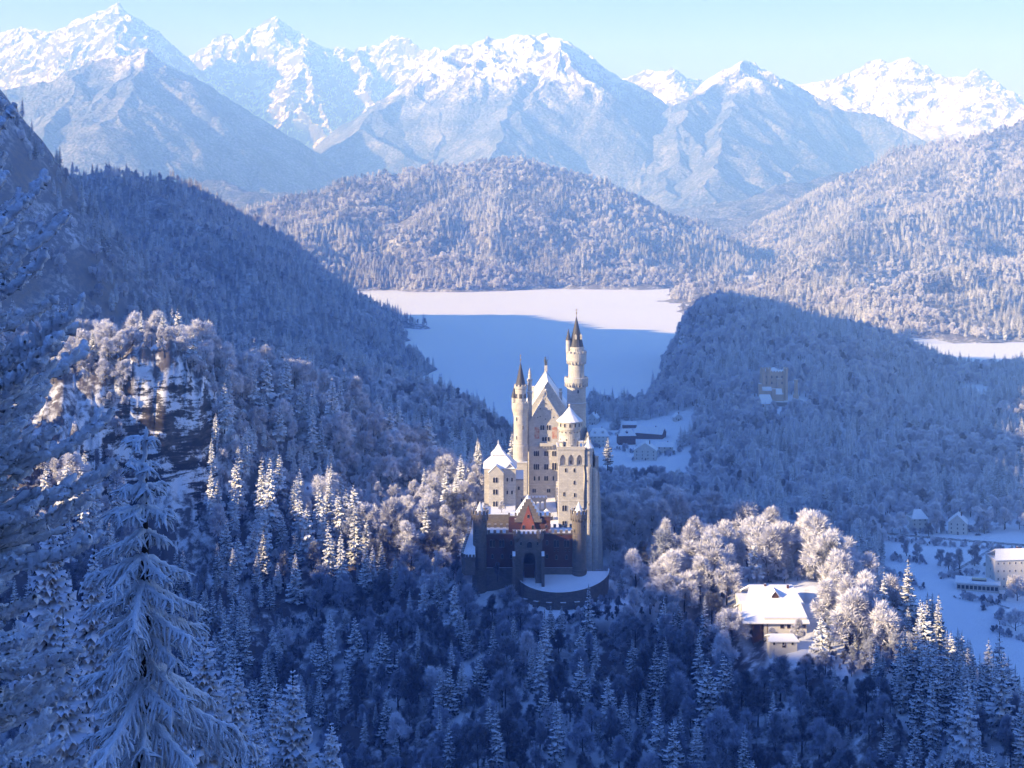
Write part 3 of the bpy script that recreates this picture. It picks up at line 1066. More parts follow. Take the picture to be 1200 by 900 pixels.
REGION = [  # name of the place a tree stands on, by what one can find in the picture
    (lambda px, py: px < 120 and py < 470, 'on the sunlit ridge behind the rimed fir', 'ridge'),
    (lambda px, py: px < 300 and py < 470, 'in the row above the bare rock face', 'rock top'),
    (lambda px, py: px < 130, 'on the dark bank beside the tall drooping fir', 'fir bank'),
    (lambda px, py: px < 350 and py < 560, 'on the steep slope beside the rock face', 'rock side'),
    (lambda px, py: px < 350 and py < 700, 'half way down below the rock face', 'rock foot'),
    (lambda px, py: px < 350, 'at the gorge bottom under the rock face', 'gorge foot'),
    (lambda px, py: px < 460 and py < 560, 'on the upper ridge above the castle', 'upper ridge'),
    (lambda px, py: px < 585 and py < 600, 'on the bright shoulder before the castle bower', 'shoulder'),
    (lambda px, py: px < 470 and py < 740, 'on the shaded middle of the gorge wall', 'gorge middle'),
    (lambda px, py: px < 590 and py < 740, 'on the bank under the castle terrace', 'terrace bank'),
    (lambda px, py: px < 470, 'low in the dark gorge', 'low gorge'),
    (lambda px, py: px < 600, 'on the dark rocky spur under the castle', 'spur'),
    (lambda px, py: px < 730 and py > 640, 'below the castle forecourt wall', 'forecourt'),
    (lambda px, py: px < 790 and py < 700, 'on the slope next to the round gate tower', 'tower slope'),
    (lambda px, py: px < 870 and py < 720, 'in the bright grove between castle and house', 'grove'),
    (lambda px, py: px < 985 and py < 720, 'behind the house with the snowy roof', 'house back'),
    (lambda px, py: px < 870, 'on the shaded slope below the bright grove', 'grove foot'),
    (lambda px, py: px < 985, 'on the slope below the house clearing', 'clearing foot'),
    (lambda px, py: px < 1075 and py < 790, 'in the bright clump next to the snowy roof', 'clump'),
    (lambda px, py: px < 1075, 'on the dark slope under the bright clump', 'clump foot'),
    (lambda px, py: py < 790, 'at the edge of the valley meadow', 'meadow edge'),
    (lambda px, py: True, 'on the dark slope below the valley meadow', 'meadow slope'),
]
LOOK = {0: 'snow-covered spruce', 1: 'thinly snowed dark spruce', 2: 'rime-white bare tree', 3: 'thinly frosted bare tree'}
buckets = {}
for i in chosen:
    for j, (f_, ph, gname) in enumerate(REGION):
        if f_(npx[i], npy[i]): break
    buckets.setdefault((j, int(nkind[i])), []).append(i)
TREE_OBJ = {}
for (j, kd), ids in sorted(buckets.items()):
    ph, gname = REGION[j][1:]
    base = LOOK[kd] + ' ' + ph
    marks = {}
    if len(ids) > 1:
        def pick(key, word):
            for i in sorted(ids, key=key):
                if i not in marks:
                    marks[i] = word
                    return
        pick(lambda i: -pix[i], 'tallest')
        if len(ids) > 2: pick(lambda i: npx[i], 'leftmost')
        if len(ids) > 3: pick(lambda i: -npx[i], 'rightmost')
        if len(ids) > 5: pick(lambda i: pix[i], 'smallest')
        if len(ids) > 6: pick(lambda i: npy[i], 'uppermost')
        if len(ids) > 8: pick(lambda i: -npy[i], 'lowermost')
    for i in ids:
        kind = KN[kd]
        o = plant(kind, int(nvar[i]), nx[i], ny[i], nz_[i] - .3, ns[i], nrot[i])
        w = marks.get(i)
        if len(ids) == 1: lab = 'lone ' + base
        elif w in ('leftmost', 'rightmost', 'uppermost', 'lowermost', 'tallest', 'smallest'): lab = w + ' ' + base
        else: lab = base
        tag(o, lab, 'tree', ('spruces ' if kd < 2 else 'frosted trees ') + ph + (' with thin snow' if kd in (1, 3) else ''))
        TREE_OBJ.setdefault((kd, int(nvar[i])), o)
# sources of the woods are trees of the near slopes
for kd in range(4):
    for v in range(len(KINDS[KN[kd]])):
        o = TREE_OBJ.get((kd, v))
        if o is None: continue
        _src[kd * 10 + v] = [c for c in o.children]


def fix(rows):
    """swap a variant no near tree shows for one that is there"""
    for r_ in rows:
        if int(r_[3] * 10 + r_[4]) not in _src:
            r_[4] = next(k - r_[3] * 10 for k in _src if k // 10 == int(r_[3]))
    return rows


# bushes and saplings that fill the ground between the trees
ux, uy = jitter_grid(-330, 420, 332, 905, 4.4, r4)
k = in_frame(ux, uy, 40)
ux, uy = ux[k], uy[k]
uz = H0(ux, uy)
k = near_keep(ux, uy, uz) & seen(ux, uy, uz + 3)
ux, uy, uz = ux[k], uy[k], uz[k]
upx, upy = proj(ux, uy, uz)
k = (upy < 925) & (uz > 13) & (r4.random(len(ux)) < .8)
ux, uy, uz, upx, upy = ux[k], uy[k], uz[k], upx[k], upy[k]
n_ = len(ux)
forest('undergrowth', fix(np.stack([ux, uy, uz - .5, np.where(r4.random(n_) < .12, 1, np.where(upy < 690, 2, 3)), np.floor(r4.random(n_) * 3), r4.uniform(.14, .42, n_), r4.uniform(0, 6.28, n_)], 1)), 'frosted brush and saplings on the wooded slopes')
print('undergrowth', n_)
if len(rest):
    forest('near_wood', fix(np.stack([nx[rest], ny[rest], nz_[rest] - .3, nkind[rest], nvar[rest], ns[rest], nrot[rest]], 1)), 'snowy wood filling the shaded gorge and castle slopes')

# ------------------------------------------------------------------ woods on the farther slopes
NAt = lambda x, y, s=130., sd=3: fbm(x / s, y / s, 3, sd)
rows = scatter(H0, -560, 400, 905, 1720, 8.5, lambda x, y, z: np.clip(.55 + NAt(x, y) * .7, 0.05, .95), 11,
               keep=lambda x, y, z: (z > 8) & (600 + F * x / y < 690), light=lambda x, y, z: np.full(len(x), .45), size=(.7, 1.15), other=(HA,))
forest('ridge_wood', fix(rows), 'blue shaded wood on the ridge between crag and lake')
rows = scatter(HA, -960, 60, 1150, 3000, 9.5, lambda x, y, z: np.clip(.72 + NAt(x, y, 160, 7) * .7, 0.1, .97), 12,
               keep=lambda x, y, z: (z > 2.5) & ~((600 + F * x / y < 95) & (RA(x, y) - 0 > 60) & (y < 1500) & (np.random.default_rng(5).random(len(x)) < .65)), light=.35, size=(.5, .95), other=(H0,))
forest('mountain_wood', fix(rows), 'dense shaded spruce wood on the mountain beside the lake')


def keep_F(x, y, z):
    px, py = proj(x, y, z)
    k = z > 3.0
    k &= ~((px > 688) & (px < 812) & (y > 1300) & (y < 1620) & ((NAt(x, y, 30, 71) > -.75) | (y < 1440)))
    k &= ~(((px - 915) / 34) ** 2 + ((y - 1606) / 42) ** 2 < 1)
    k &= ~((px > 1035) & (y < 1112))
    k &= ~((((px - 1078) / 15) ** 2 + ((y - 1118) / 28) ** 2 < 1) | (((px - 1124) / 17) ** 2 + ((y - 1112) / 28) ** 2 < 1))
    k &= ~((px > 1035) & (y < 1160) & (NAt(x, y, 40, 33) > .15))
    return k


rows = scatter(H0, 60, 1100, 960, 2700, 9.0, lambda x, y, z: np.clip(.30 + NAt(x, y, 150, 9) * 1.3 + .35 * sstep(1010, 1060, 600 + F * x / y) * sstep(1350, 1500, y), 0.03, .95), 13, keep=keep_F, light=.3, size=(.75, 1.15), other=(HG, HA))
forest('hill_wood', fix(rows), 'frosted wood covering the castle hill beside the lake')
rows = scatter(HH, -960, 900, 3420, 4500, 11.5, lambda x, y, z: np.clip(.5 + NAt(x, y, 240, 15) * 1.5, .05, .95), 15, keep=lambda x, y, z: (z > 2.5) & (NAt(x, y, 140, 91) > -.62), light=lambda x, y, z: np.clip(.5 + NAt(x, y, 180, 23) * 1.0, .1, .95), size=(.55, 1.35), other=(H0,))
forest('lakeside_wood', fix(rows), 'frosted sunlit wood on the hill behind the lake')
rows = scatter(HG, 300, 1900, 2440, 5200, 12.0, lambda x, y, z: np.clip(.4 + NAt(x, y, 260, 19) * 1.5, .05, .95), 16, keep=lambda x, y, z: (z > 2.5) & (NAt(x, y, 150, 95) > -.6), light=lambda x, y, z: np.clip(.5 + NAt(x, y, 180, 23) * 1.0, .1, .95), size=(.55, 1.35), other=(H0,))
forest('slope_wood', fix(rows), 'frosted sunlit wood on the mountain beyond the second lake')
# ------------------------------------------------------------------ building materials
def m_stone(name, a, b, joint, bw, bh, snow=0.75, bump=0.25, stain=0.25):
    """coursed masonry; snow lies on whatever faces up"""
    t = NT(name)
    p = t.pos()
    nz = t.nz(True)
    s = t.sep(p)
    cmb = t.n('ShaderNodeCombineXYZ')
    t.l(t.math('ADD', s[0], s[1]), cmb.inputs[0]); t.l(s[2], cmb.inputs[1])
    br = t.n('ShaderNodeTexBrick')
    t.l(cmb.outputs[0], br.inputs['Vector'])
    br.inputs['Color1'].default_value = (*a, 1); br.inputs['Color2'].default_value = (*b, 1)
    br.inputs['Mortar'].default_value = (*joint, 1)
    br.inputs['Scale'].default_value = 1.0
    br.inputs['Mortar Size'].default_value = 0.03
    br.inputs['Brick Width'].default_value = bw; br.inputs['Row Height'].default_value = bh
    n1 = t.noise(0.35, 4, 0.65, p)
    c = t.mix(t.math('MULTIPLY', t.ramp(n1, .45, .8), stain), br.outputs['Color'], tuple(v * .45 for v in a))
    if snow:
        c = t.mix(t.ramp(nz, snow - .1, snow + .1), c, SNOW)
    return t.principled(c, 0.85, t.bump(n1, bump, 0.2), spec=0.2)


M_LIME = m_stone('pale limestone', (0.63, 0.60, 0.56), (0.51, 0.49, 0.46), (0.34, 0.33, 0.32), 1.3, 0.62, stain=.55)
M_GREY = m_stone('grey sandstone', (0.21, 0.185, 0.165), (0.15, 0.135, 0.125), (0.10, 0.095, 0.09), 1.0, 0.5, stain=.5)
M_BRICK = m_stone('dark red brick', (0.135, 0.050, 0.038), (0.085, 0.036, 0.030), (0.08, 0.055, 0.048), 0.6, 0.22, stain=.5)
M_BRICK_R = m_stone('bright red brick', (0.34, 0.09, 0.055), (0.27, 0.07, 0.045), (0.2, .11, .08), 0.6, 0.22, stain=.3)
M_OCHRE = m_stone('ochre plaster', (0.56, 0.42, 0.29), (0.52, 0.39, 0.27), (0.5, .37, .26), 3.0, 1.5)
M_PLASTER = m_stone('white plaster', (0.62, 0.60, 0.57), (0.60, 0.58, 0.55), (0.6, .58, .55), 3.0, 1.5)
M_TIMBER = m_stone('brown timber', (0.14, 0.075, 0.045), (0.11, 0.06, 0.04), (0.05, .03, .02), 4.0, 0.25)
M_FRESCO = NT('faded red brown wall painting')
_n = M_FRESCO.noise(0.9, 4, 0.7, M_FRESCO.pos())
M_FRESCO = M_FRESCO.diffuse(M_FRESCO.mix(M_FRESCO.ramp(_n, .42, .58), (0.46, 0.20, 0.13), (0.58, 0.47, 0.38)))


def m_roof():
    t = NT('slate roof under snow')
    p = t.pos(); nz = t.nz(True)
    n1 = t.noise(0.55, 4, 0.65, p)
    k = t.math('ADD', nz, t.math('MULTIPLY', t.math('SUBTRACT', n1, 0.5), 0.55))
    c = t.mix(t.ramp(k, 0.30, 0.42), t.mix(n1, (0.045, 0.045, 0.055), (0.10, 0.10, 0.115)), SNOW)
    return t.principled(c, 0.6, t.bump(n1, .4, .2), spec=0.3)


def m_glass():
    t = NT('dark window glass')
    return t.principled((0.018, 0.018, 0.022), 0.15, None, spec=0.5)


M_ROOF = m_roof()
M_GLASS = m_glass()
_t = NT('dark bronze'); M_BRONZE = _t.principled(_t.mix(_t.noise(2.0, 3, .6, _t.pos()), (0.05, 0.06, 0.055), (0.12, 0.13, 0.12)), 0.5)
_t = NT('gilded copper'); M_GILT = _t.principled(_t.mix(_t.noise(2.0, 3, .6, _t.pos()), (0.30, 0.22, 0.10), (0.45, 0.33, 0.14)), 0.4, metal=0.6)


class B(MB):
    """mesh builder in world coordinates, shifted to its thing's base at the end"""

    def box(self, x0, x1, y0, y1, z0, z1):
        V = [(x, y, z) for z in (z0, z1) for x, y in ((x0, y0), (x1, y0), (x1, y1), (x0, y1))]
        self.add(V, [(3, 2, 1, 0), (4, 5, 6, 7), (0, 1, 5, 4), (1, 2, 6, 5), (2, 3, 7, 6), (3, 0, 4, 7)])

    def lathe(self, cx, cy, prof, n=20, rot=0.0):
        """prof: (radius, z) from the bottom up; closed at both ends"""
        th = np.arange(n) * 2 * math.pi / n + rot
        V = [(cx + r * math.cos(a), cy + r * math.sin(a), z) for r, z in prof for a in th]
        k = len(prof)
        i = np.arange(k * n).reshape(k, n); j = np.roll(i, -1, 1)
        q = np.stack([i[:-1], j[:-1], j[1:], i[1:]], -1).reshape(-1, 4)
        self.add(V, q)
        self.add([(cx, cy, prof[-1][1])] + V[-n:], t=[(0, a + 1, (a + 1) % n + 1) for a in range(n)])

    def ring_merlons(self, cx, cy, r, z0, z1, n, w=0.5, t=0.45, ph=0.0):
        for k in range(n):
            a = k * 2 * math.pi / n + ph
            c, s = math.cos(a), math.sin(a)
            V = []
            for z in (z0, z1):
                for u, v in ((r - t, -w), (r, -w), (r, w), (r - t, w)):
                    V.append((cx + c * u - s * v, cy + s * u + c * v, z))
            self.add(V, [(3, 2, 1, 0), (4, 5, 6, 7), (0, 1, 5, 4), (1, 2, 6, 5), (2, 3, 7, 6), (3, 0, 4, 7)])

    def merlons(self, x0, x1, y0, y1, z0, z1, w=1.0, gap=0.8):
        n = max(1, int((x1 - x0 + gap) / (w + gap)))
        st = (x1 - x0 - w) / max(1, n - 1)
        for k in range(n):
            self.box(x0 + k * st, x0 + k * st + w, y0, y1, z0, z1)

    def merlons_y(self, x0, x1, y0, y1, z0, z1, w=1.0, gap=0.8):
        n = max(1, int((y1 - y0 + gap) / (w + gap)))
        st = (y1 - y0 - w) / max(1, n - 1)
        for k in range(n):
            self.box(x0, x1, y0 + k * st, y0 + k * st + w, z0, z1)

    def prism(self, x0, x1, y0, y1, ze, zr, over=0.0, ends=True, thick=0.35):
        """pitched roof, ridge along y, as a solid of some thickness"""
        xm = (x0 + x1) / 2
        sl = (zr - ze) / (xm - x0)
        xa, xb, za = x0 - over, x1 + over, ze - over * sl
        V = []
        for y in (y0, y1):
            V += [(xa, y, za), (xm, y, zr), (xb, y, za), (xa, y, za + thick), (xm, y, zr + thick * 1.2), (xb, y, za + thick)]
        self.add(V, [(3, 4, 10, 9), (4, 5, 11, 10), (0, 6, 7, 1), (1, 7, 8, 2), (0, 3, 9, 6), (2, 8, 11, 5), (0, 1, 4, 3), (1, 2, 5, 4), (6, 9, 10, 7), (7, 10, 11, 8)])

    def prism_x(self, x0, x1, y0, y1, ze, zr, over=0.0, thick=0.35, hip=0.0):
        """pitched roof, ridge along x; hip shortens the ridge"""
        ym = (y0 + y1) / 2
        sl = (zr - ze) / (ym - y0)
        ya, yb, za = y0 - over, y1 + over, ze - over * sl
        V = []
        for x, xr in ((x0, x0 + hip), (x1, x1 - hip)):
            V += [(x, ya, za), (xr, ym, zr), (x, yb, za), (x, ya, za + thick), (xr, ym, zr + thick * 1.2), (x, yb, za + thick)]
        self.add(V, [(3, 9, 10, 4), (4, 10, 11, 5), (0, 1, 7, 6), (1, 2, 8, 7), (0, 6, 9, 3), (2, 5, 11, 8), (0, 3, 4, 1), (1, 4, 5, 2), (6, 7, 10, 9), (7, 8, 11, 10)])

    def gable(self, x0, x1, y0, y1, z0, z1):
        """triangular gable wall between x0 and x1, y0 its front"""
        xm = (x0 + x1) / 2
        V = [(x0, y0, z0), (x1, y0, z0), (xm, y0, z1), (x0, y1, z0), (x1, y1, z0), (xm, y1, z1)]
        self.add(V, q=[(0, 2, 5, 3), (2, 1, 4, 5), (0, 3, 4, 1)], t=[(0, 1, 2), (5, 4, 3)])

    def pyramid(self, x0, x1, y0, y1, z0, z1, curve=0.0):
        xm, ym = (x0 + x1) / 2, (y0 + y1) / 2
        if curve:
            zm = z0 + (z1 - z0) * (.5 - curve)
            V = [(x0, y0, z0), (x1, y0, z0), (x1, y1, z0), (x0, y1, z0)]
            V += [((a + xm) / 2, (b + ym) / 2, zm) for a, b, _ in V[:4]]
            V += [(xm, ym, z1)]
            self.add(V, q=[(3, 2, 1, 0), (0, 1, 5, 4), (1, 2, 6, 5), (2, 3, 7, 6), (3, 0, 4, 7)], t=[(4, 5, 8), (5, 6, 8), (6, 7, 8), (7, 4, 8)])
        else:
            self.add([(x0, y0, z0), (x1, y0, z0), (x1, y1, z0), (x0, y1, z0), (xm, ym, z1)], q=[(3, 2, 1, 0)], t=[(0, 1, 4), (1, 2, 4), (2, 3, 4), (3, 0, 4)])

    def arch_slab(self, x0, x1, z0, z1, y0, y1, arches, step=0.18):
        """wall y0..y1 with arched openings: (centre, half width, sill, spring height, pointed)"""
        xs = {x0, x1}
        for c, h, zs, zp, pt in arches:
            xs |= set(np.linspace(c - h, c + h, 13).tolist())
        xs = sorted(xs)

        def top(x, a):
            c, h, zs, zp, pt = a
            u = min(1.0, abs(x - c) / h)
            return zp + h * (math.sqrt(max(0, 1 - u * u)) if not pt else (1 - u ** 1.6) * 1.45)
        for a, b in zip(xs[:-1], xs[1:]):
            if b - a < 1e-6: continue
            m = (a + b) / 2
            hit = next((q for q in arches if abs(m - q[0]) < q[1]), None)
            if hit is None:
                self.box(a, b, y0, y1, z0, z1)
            else:
                ta, tb = top(a, hit), top(b, hit)
                V = [(a, y0, ta), (b, y0, tb), (b, y1, tb), (a, y1, ta), (a, y0, z1), (b, y0, z1), (b, y1, z1), (a, y1, z1)]
                self.add(V, [(3, 2, 1, 0), (4, 5, 6, 7), (0, 1, 5, 4), (2, 3, 7, 6), (1, 2, 6, 5), (3, 0, 4, 7)])
                if hit[2] > z0 + 1e-3:
                    self.box(a, b, y0, y1, z0, hit[2])

    def obj(self, name, mat, root, smooth=False):
        me = self.mesh(name, mat, smooth)
        R = root
        while R.parent: R = R.parent
        me.transform(Matrix.Translation(-R.location))
        if smooth:
            pass
        return link(name, me, root)


def window_mesh(w, h, n=1, arch=True, frame=0.16, mat_f=None):
    """frame and pane of a window that faces -y, n lights side by side, centred on x, sill at z = 0"""
    m = MB(); fi = []; tot = 0
    lw = w / n

    def outline(cx, hw, hh, z0):
        pts = [(cx - hw, z0), (cx + hw, z0)]
        if arch:
            for a in np.linspace(0, math.pi, 7):
                pts.append((cx + hw * math.cos(a), z0 + hh - hw + hw * math.sin(a)))
        else:
            pts += [(cx + hw, z0 + hh), (cx - hw, z0 + hh)]
        return pts
    me = bpy.data.meshes.new('window')
    V = []; Fs = []; mi = []
    for k in range(n):
        cx = -w / 2 + lw * (k + .5)
        o = outline(cx, lw / 2, h, 0.0)
        i = outline(cx, lw / 2 - frame * (.6 if n > 1 else 1), h - frame * 1.6, frame * .8)
        q = len(o); b = len(V)
        V += [(x, -0.14, z) for x, z in o] + [(x, -0.14, z) for x, z in i] + [(x, 0.05, z) for x, z in o] + [(x, -0.03, z) for x, z in i]
        for a in range(q):
            c = (a + 1) % q
            Fs += [(b + a, b + c, b + q + c, b + q + a), (b + 2 * q + a, b + 2 * q + c, b + c, b + a), (b + q + a, b + q + c, b + 3 * q + c, b + 3 * q + a)]
            mi += [0, 0, 0]
        Fs.append([b + 3 * q + a for a in range(q)]); mi.append(1)
    me.from_pydata(V, [], Fs)
    me.materials.append(mat_f or M_LIME); me.materials.append(M_GLASS)
    me.polygons.foreach_set('material_index', mi)
    return me


_wm = {}


def window(parent, x, y, z, w, h, n=1, arch=True, yaw=0.0, mat=None):
    """z is the middle of the window"""
    key = (round(w, 2), round(h, 2), n, arch, mat.name if mat else '')
    if key not in _wm: _wm[key] = window_mesh(w, h, n, arch, mat_f=mat, frame=min(.16, w / n * .14))
    o = link('window', _wm[key], parent)
    R = parent
    while R.parent: R = R.parent
    o.location = Vector((x, y, z - h / 2)) - R.location
    o.rotation_euler = (0, 0, yaw)
    return o


def wpx(parent, px, py, Y, w, h, n=1, arch=True, mat=None):
    x, _, z = P(px, py, Y)
    return window(parent, x, Y, z, w, h, n, arch, 0.0, mat)


def wround(parent, cx, cy, r, deg, z, w, h, n=1, arch=True, mat=None):
    """window on a round tower; deg = 0 faces the camera, positive turns to the right"""
    a = math.radians(deg)
    return window(parent, cx + math.sin(a) * (r - .06), cy - math.cos(a) * (r - .06), z, w, h, n, arch, a, mat)


def X_(px, Y):
    return (px - 600.0) / F * Y


# ------------------------------------------------------------------ the castle
castle = empty('castle', (X_(628, 650), 650, 100))
tag(castle, 'pale limestone castle with tall round towers and a red brick gatehouse on a wooded crag', 'castle')
ZG = 106.5

# gatehouse
gw = B()
Yg = 620.0
zt = ZP(626, Yg)
for a, b in ((570, 605), (635, 673)):
    gw.box(X_(a, Yg), X_(b, Yg), Yg, Yg + 12, 96, zt)
gw.box(X_(605, Yg), X_(613, Yg), Yg + .01, Yg + 12, 96, zt - .02)
gw.box(X_(628, Yg), X_(635, Yg), Yg + .01, Yg + 12, 96, zt - .02)
gw.box(X_(613, Yg), X_(628, Yg), Yg + .02, Yg + 12, ZP(645, Yg), zt - .03)
zc = ZP(607, Yg)
gw.box(X_(596, Yg), X_(645, Yg), Yg + 2, Yg + 12, zt - 1, zc)
gatehouse = gw.obj('gatehouse', M_BRICK, castle)
st = B()
# stepped gable in grey stone with a brick field
xm = X_(619, Yg); hw = X_(634, Yg) - xm
n = 7; zb = zc - 2.0; za = ZP(585.5, Yg)
for k in range(n):
    w0 = hw * (1 - k / n) + .35
    st.box(xm - w0, xm + w0, Yg + 1.2, Yg + 2.1, zb + (za - zb) * k / n, zb + (za - zb) * (k + 1) / n)
st.obj('stepped_gable', M_GREY, gatehouse)
bf = B()
bf.gable(xm - hw * .70, xm + hw * .70, Yg + 1.05, Yg + 1.4, zt + .3, ZP(593, Yg))
bf.obj('gable_field', M_BRICK_R, gatehouse)
rf = B()
rf.prism(xm - hw * .95, xm + hw * .95, Yg + 2.12, Yg + 14, zc - .6, za - 1.2, 0.3)
rf.obj('roof', M_ROOF, gatehouse)
cor = B()
for a, b in ((571, 603.5), (636.5, 672)):
    cor.box(X_(a, Yg), X_(b, Yg), Yg - .35, Yg + .3, zt, zt + .5)
    cor.merlons(X_(a, Yg), X_(b, Yg), Yg - .3, Yg + .3, zt + .5, zt + 1.7, 1.1, 1.0)
    cor.merlons(X_(a, Yg), X_(b, Yg), Yg + 11.3, Yg + 11.9, zt, zt + 1.4, 1.1, 1.0)
for a, b in ((596, 605), (633, 645)):
    cor.box(X_(a, Yg) - .2, X_(b, Yg) + .2, Yg + 1.8, Yg + 2.4, zc, zc + .5)
    cor.merlons(X_(a, Yg) - .2, X_(b, Yg) + .2, Yg + 1.8, Yg + 2.4, zc + .5, zc + 1.7, .8, .7)
cor.obj('battlement', M_GREY, gatehouse)
for a, b, c, d in ((577, 637, 2.2, 3.0), (588, 637, 2.2, 3.0), (652, 637, 2.2, 3.0), (664, 637, 2.2, 3.0)):
    wpx(gatehouse, a, b, Yg, c, d, 2, True, M_GREY)
for a, b in ((577, 652), (588.5, 652), (652, 653), (664, 653), (641, 636), (641, 652), (599, 636), (599, 652)):
    wpx(gatehouse, a, b, Yg, 1.0, 1.9, 1, True, M_GREY)
for a, b in ((650, 645), (654, 645), (663, 645), (667, 645)):
    wpx(gatehouse, a, b, Yg, .6, .9, 1, True, M_GREY)
for a in (613.5, 624.5):
    wpx(gatehouse, a, 618, Yg + 1.05, 1.1, 1.9, 1, True, M_GREY)
wpx(gatehouse, 619, 605, Yg + 1.05, .9, 1.5, 1, True, M_GREY)
for a in (640,):
    wpx(gatehouse, a, 617, Yg + 2, .9, 1.5, 1, True, M_GREY)
pl = B()
for a, b in ((570, 603), (637, 672)):
    pl.box(X_(a, Yg), X_(b, Yg), Yg - .5, Yg + .1, 95, ZP(665, Yg))
pl.obj('plinth', M_GREY, gatehouse)

# portal that stands before the gatehouse
po = B()
Yp = 613.0
xa, xb = X_(603, Yp), X_(635.5, Yp)
po.arch_slab(xa, xb, 100, ZP(627, Yp), Yp, Yg - .01, [(X_(620.3, Yp), 2.35, 98, ZP(654.5, Yp), False)])
po.box(xa - .3, xb + .3, Yp - .3, Yg - .02, ZP(627, Yp), ZP(625.6, Yp))
po.merlons(xa - .3, xb + .3, Yp - .25, Yp + .3, ZP(625.6, Yp), ZP(622.5, Yp), .9, .7)
for c in (605.5, 633):
    cx = X_(c, Yp)
    po.lathe(cx, Yp + .2, [(.3, ZP(636, Yp)), (1.35, ZP(631, Yp)), (1.35, ZP(624.5, Yp))], 12)
    po.ring_merlons(cx, Yp + .2, 1.4, ZP(624.5, Yp), ZP(621.5, Yp), 6, .38, .35)
portal = po.obj('portal', M_GREY, castle)
bu = B()
for a, b in ((600.5, 604), (634.5, 638)):
    x0, x1 = X_(a, Yp), X_(b, Yp)
    V = []
    for x in (x0, x1):
        V += [(x, Yp - 2.6, 100), (x, Yp + .1, 100), (x, Yp + .1, ZP(646, Yp)), (x, Yp - 2.6, ZP(650, Yp))]
    bu.add(V, [(0, 1, 2, 3), (7, 6, 5, 4), (0, 4, 5, 1), (1, 5, 6, 2), (2, 6, 7, 3), (3, 7, 4, 0)])
bu.obj('buttress', M_GREY, portal)
wpx(portal, 620.5, 638.5, Yp, 2.2, 2.6, 1, True, M_GREY)
for c in (610.5, 630):
    wpx(portal, c, 637, Yp, .8, 1.5, 1, True, M_GREY)
gt = B()
gt.box(X_(614.2, Yp + 4), X_(626.4, Yp + 4), Yp + 4, Yp + 4.2, 100, ZP(661, Yp + 4))
gt.obj('gate', M_TIMBER, portal)

# round gate towers
for c, lit in ((562.5, 0), (678.3, 1)):
    Yt = 621.0
    cx = X_(c, Yt)
    b = B()
    b.lathe(cx, Yt, [(3.15, 93), (3.15, ZP(667 if lit else 665, Yt)), (2.85, ZP(666 if lit else 664, Yt)), (2.75, ZP(611, Yt)), (3.35, ZP(605.5, Yt)), (3.35, ZP(601.5, Yt))], 24)
    b.ring_merlons(cx, Yt, 3.42, ZP(601.5, Yt), ZP(596.5, Yt), 12, .45, .5)
    tw = b.obj('gate_tower', M_GREY, castle)
    for q in tw.data.polygons: q.use_smooth = False
    r = B()
    r.lathe(cx, Yt, [(2.35, ZP(601, Yt)), (1.2, ZP(596, Yt)), (.05, ZP(587.5, Yt))], 12)
    r.obj('roof', M_SNOW, tw)
    cb = B()
    cb.ring_merlons(cx, Yt, 3.3, ZP(609, Yt), ZP(604.5, Yt), 18, .22, .7)
    cb.obj('corbel_ring', M_GREY, tw)
    for py in (621, 634, 643, 657):
        wround(tw, cx, Yt, 2.8, -40, ZP(py, Yt), .5, 1.5, 1, True, M_GREY)
    for py in (616, 640):
        wround(tw, cx, Yt, 2.8, 55, ZP(py, Yt), .5, 1.4, 1, True, M_GREY)

# courtyards between the buildings
co = B()
co.box(X_(566, 641), X_(604, 641), 640, 668, 100, 124.4)
co.box(X_(604.2, 641), X_(655, 641), 634, 702, 100, 120.0)
yard = co.obj('courtyard', M_GREY, castle)
yw = B()
yw.box(X_(566, 640), X_(604, 640), 639.2, 639.9, 100, 125.6)
yw.box(X_(566, 640) - .7, X_(566, 640) - .05, 639.2, 662, 100, 125.6)
yw.obj('parapet', M_GREY, yard)
ga = B()
Yl = 672.0
x0, x1 = X_(605, Yl), X_(640, Yl)
ga.arch_slab(x0, x1, 120.02, ZP(585, Yl), Yl, Yl + 1.0, [(x0 + 1.4 + 1.95 * k, .62, 120.5, 123.3, False) for k in range(6)])
ga.box(x0 - .4, x1 + .4, Yl - .5, Yl + 4, ZP(585, Yl), ZP(583, Yl))
ga.merlons(x0, x1, Yl - .45, Yl - .1, ZP(583, Yl), ZP(581.4, Yl), .55, .9)
ga.obj('gallery', M_LIME, yard)
sr = B()
for k in range(9):
    sr.box(X_(652, 690), X_(656, 690), 678 + k * 2, 680 + k * 2, 118, 121 + k * .85)
sr.obj('stair', M_LIME, yard)
hut = B()
hut.lathe(X_(640.5, 655), 655, [(2.6, 120), (2.6, ZP(604, 655)), (3.0, ZP(604, 655)), (.1, ZP(596, 655))], 8)
hut.obj('pavilion', M_ROOF, yard)

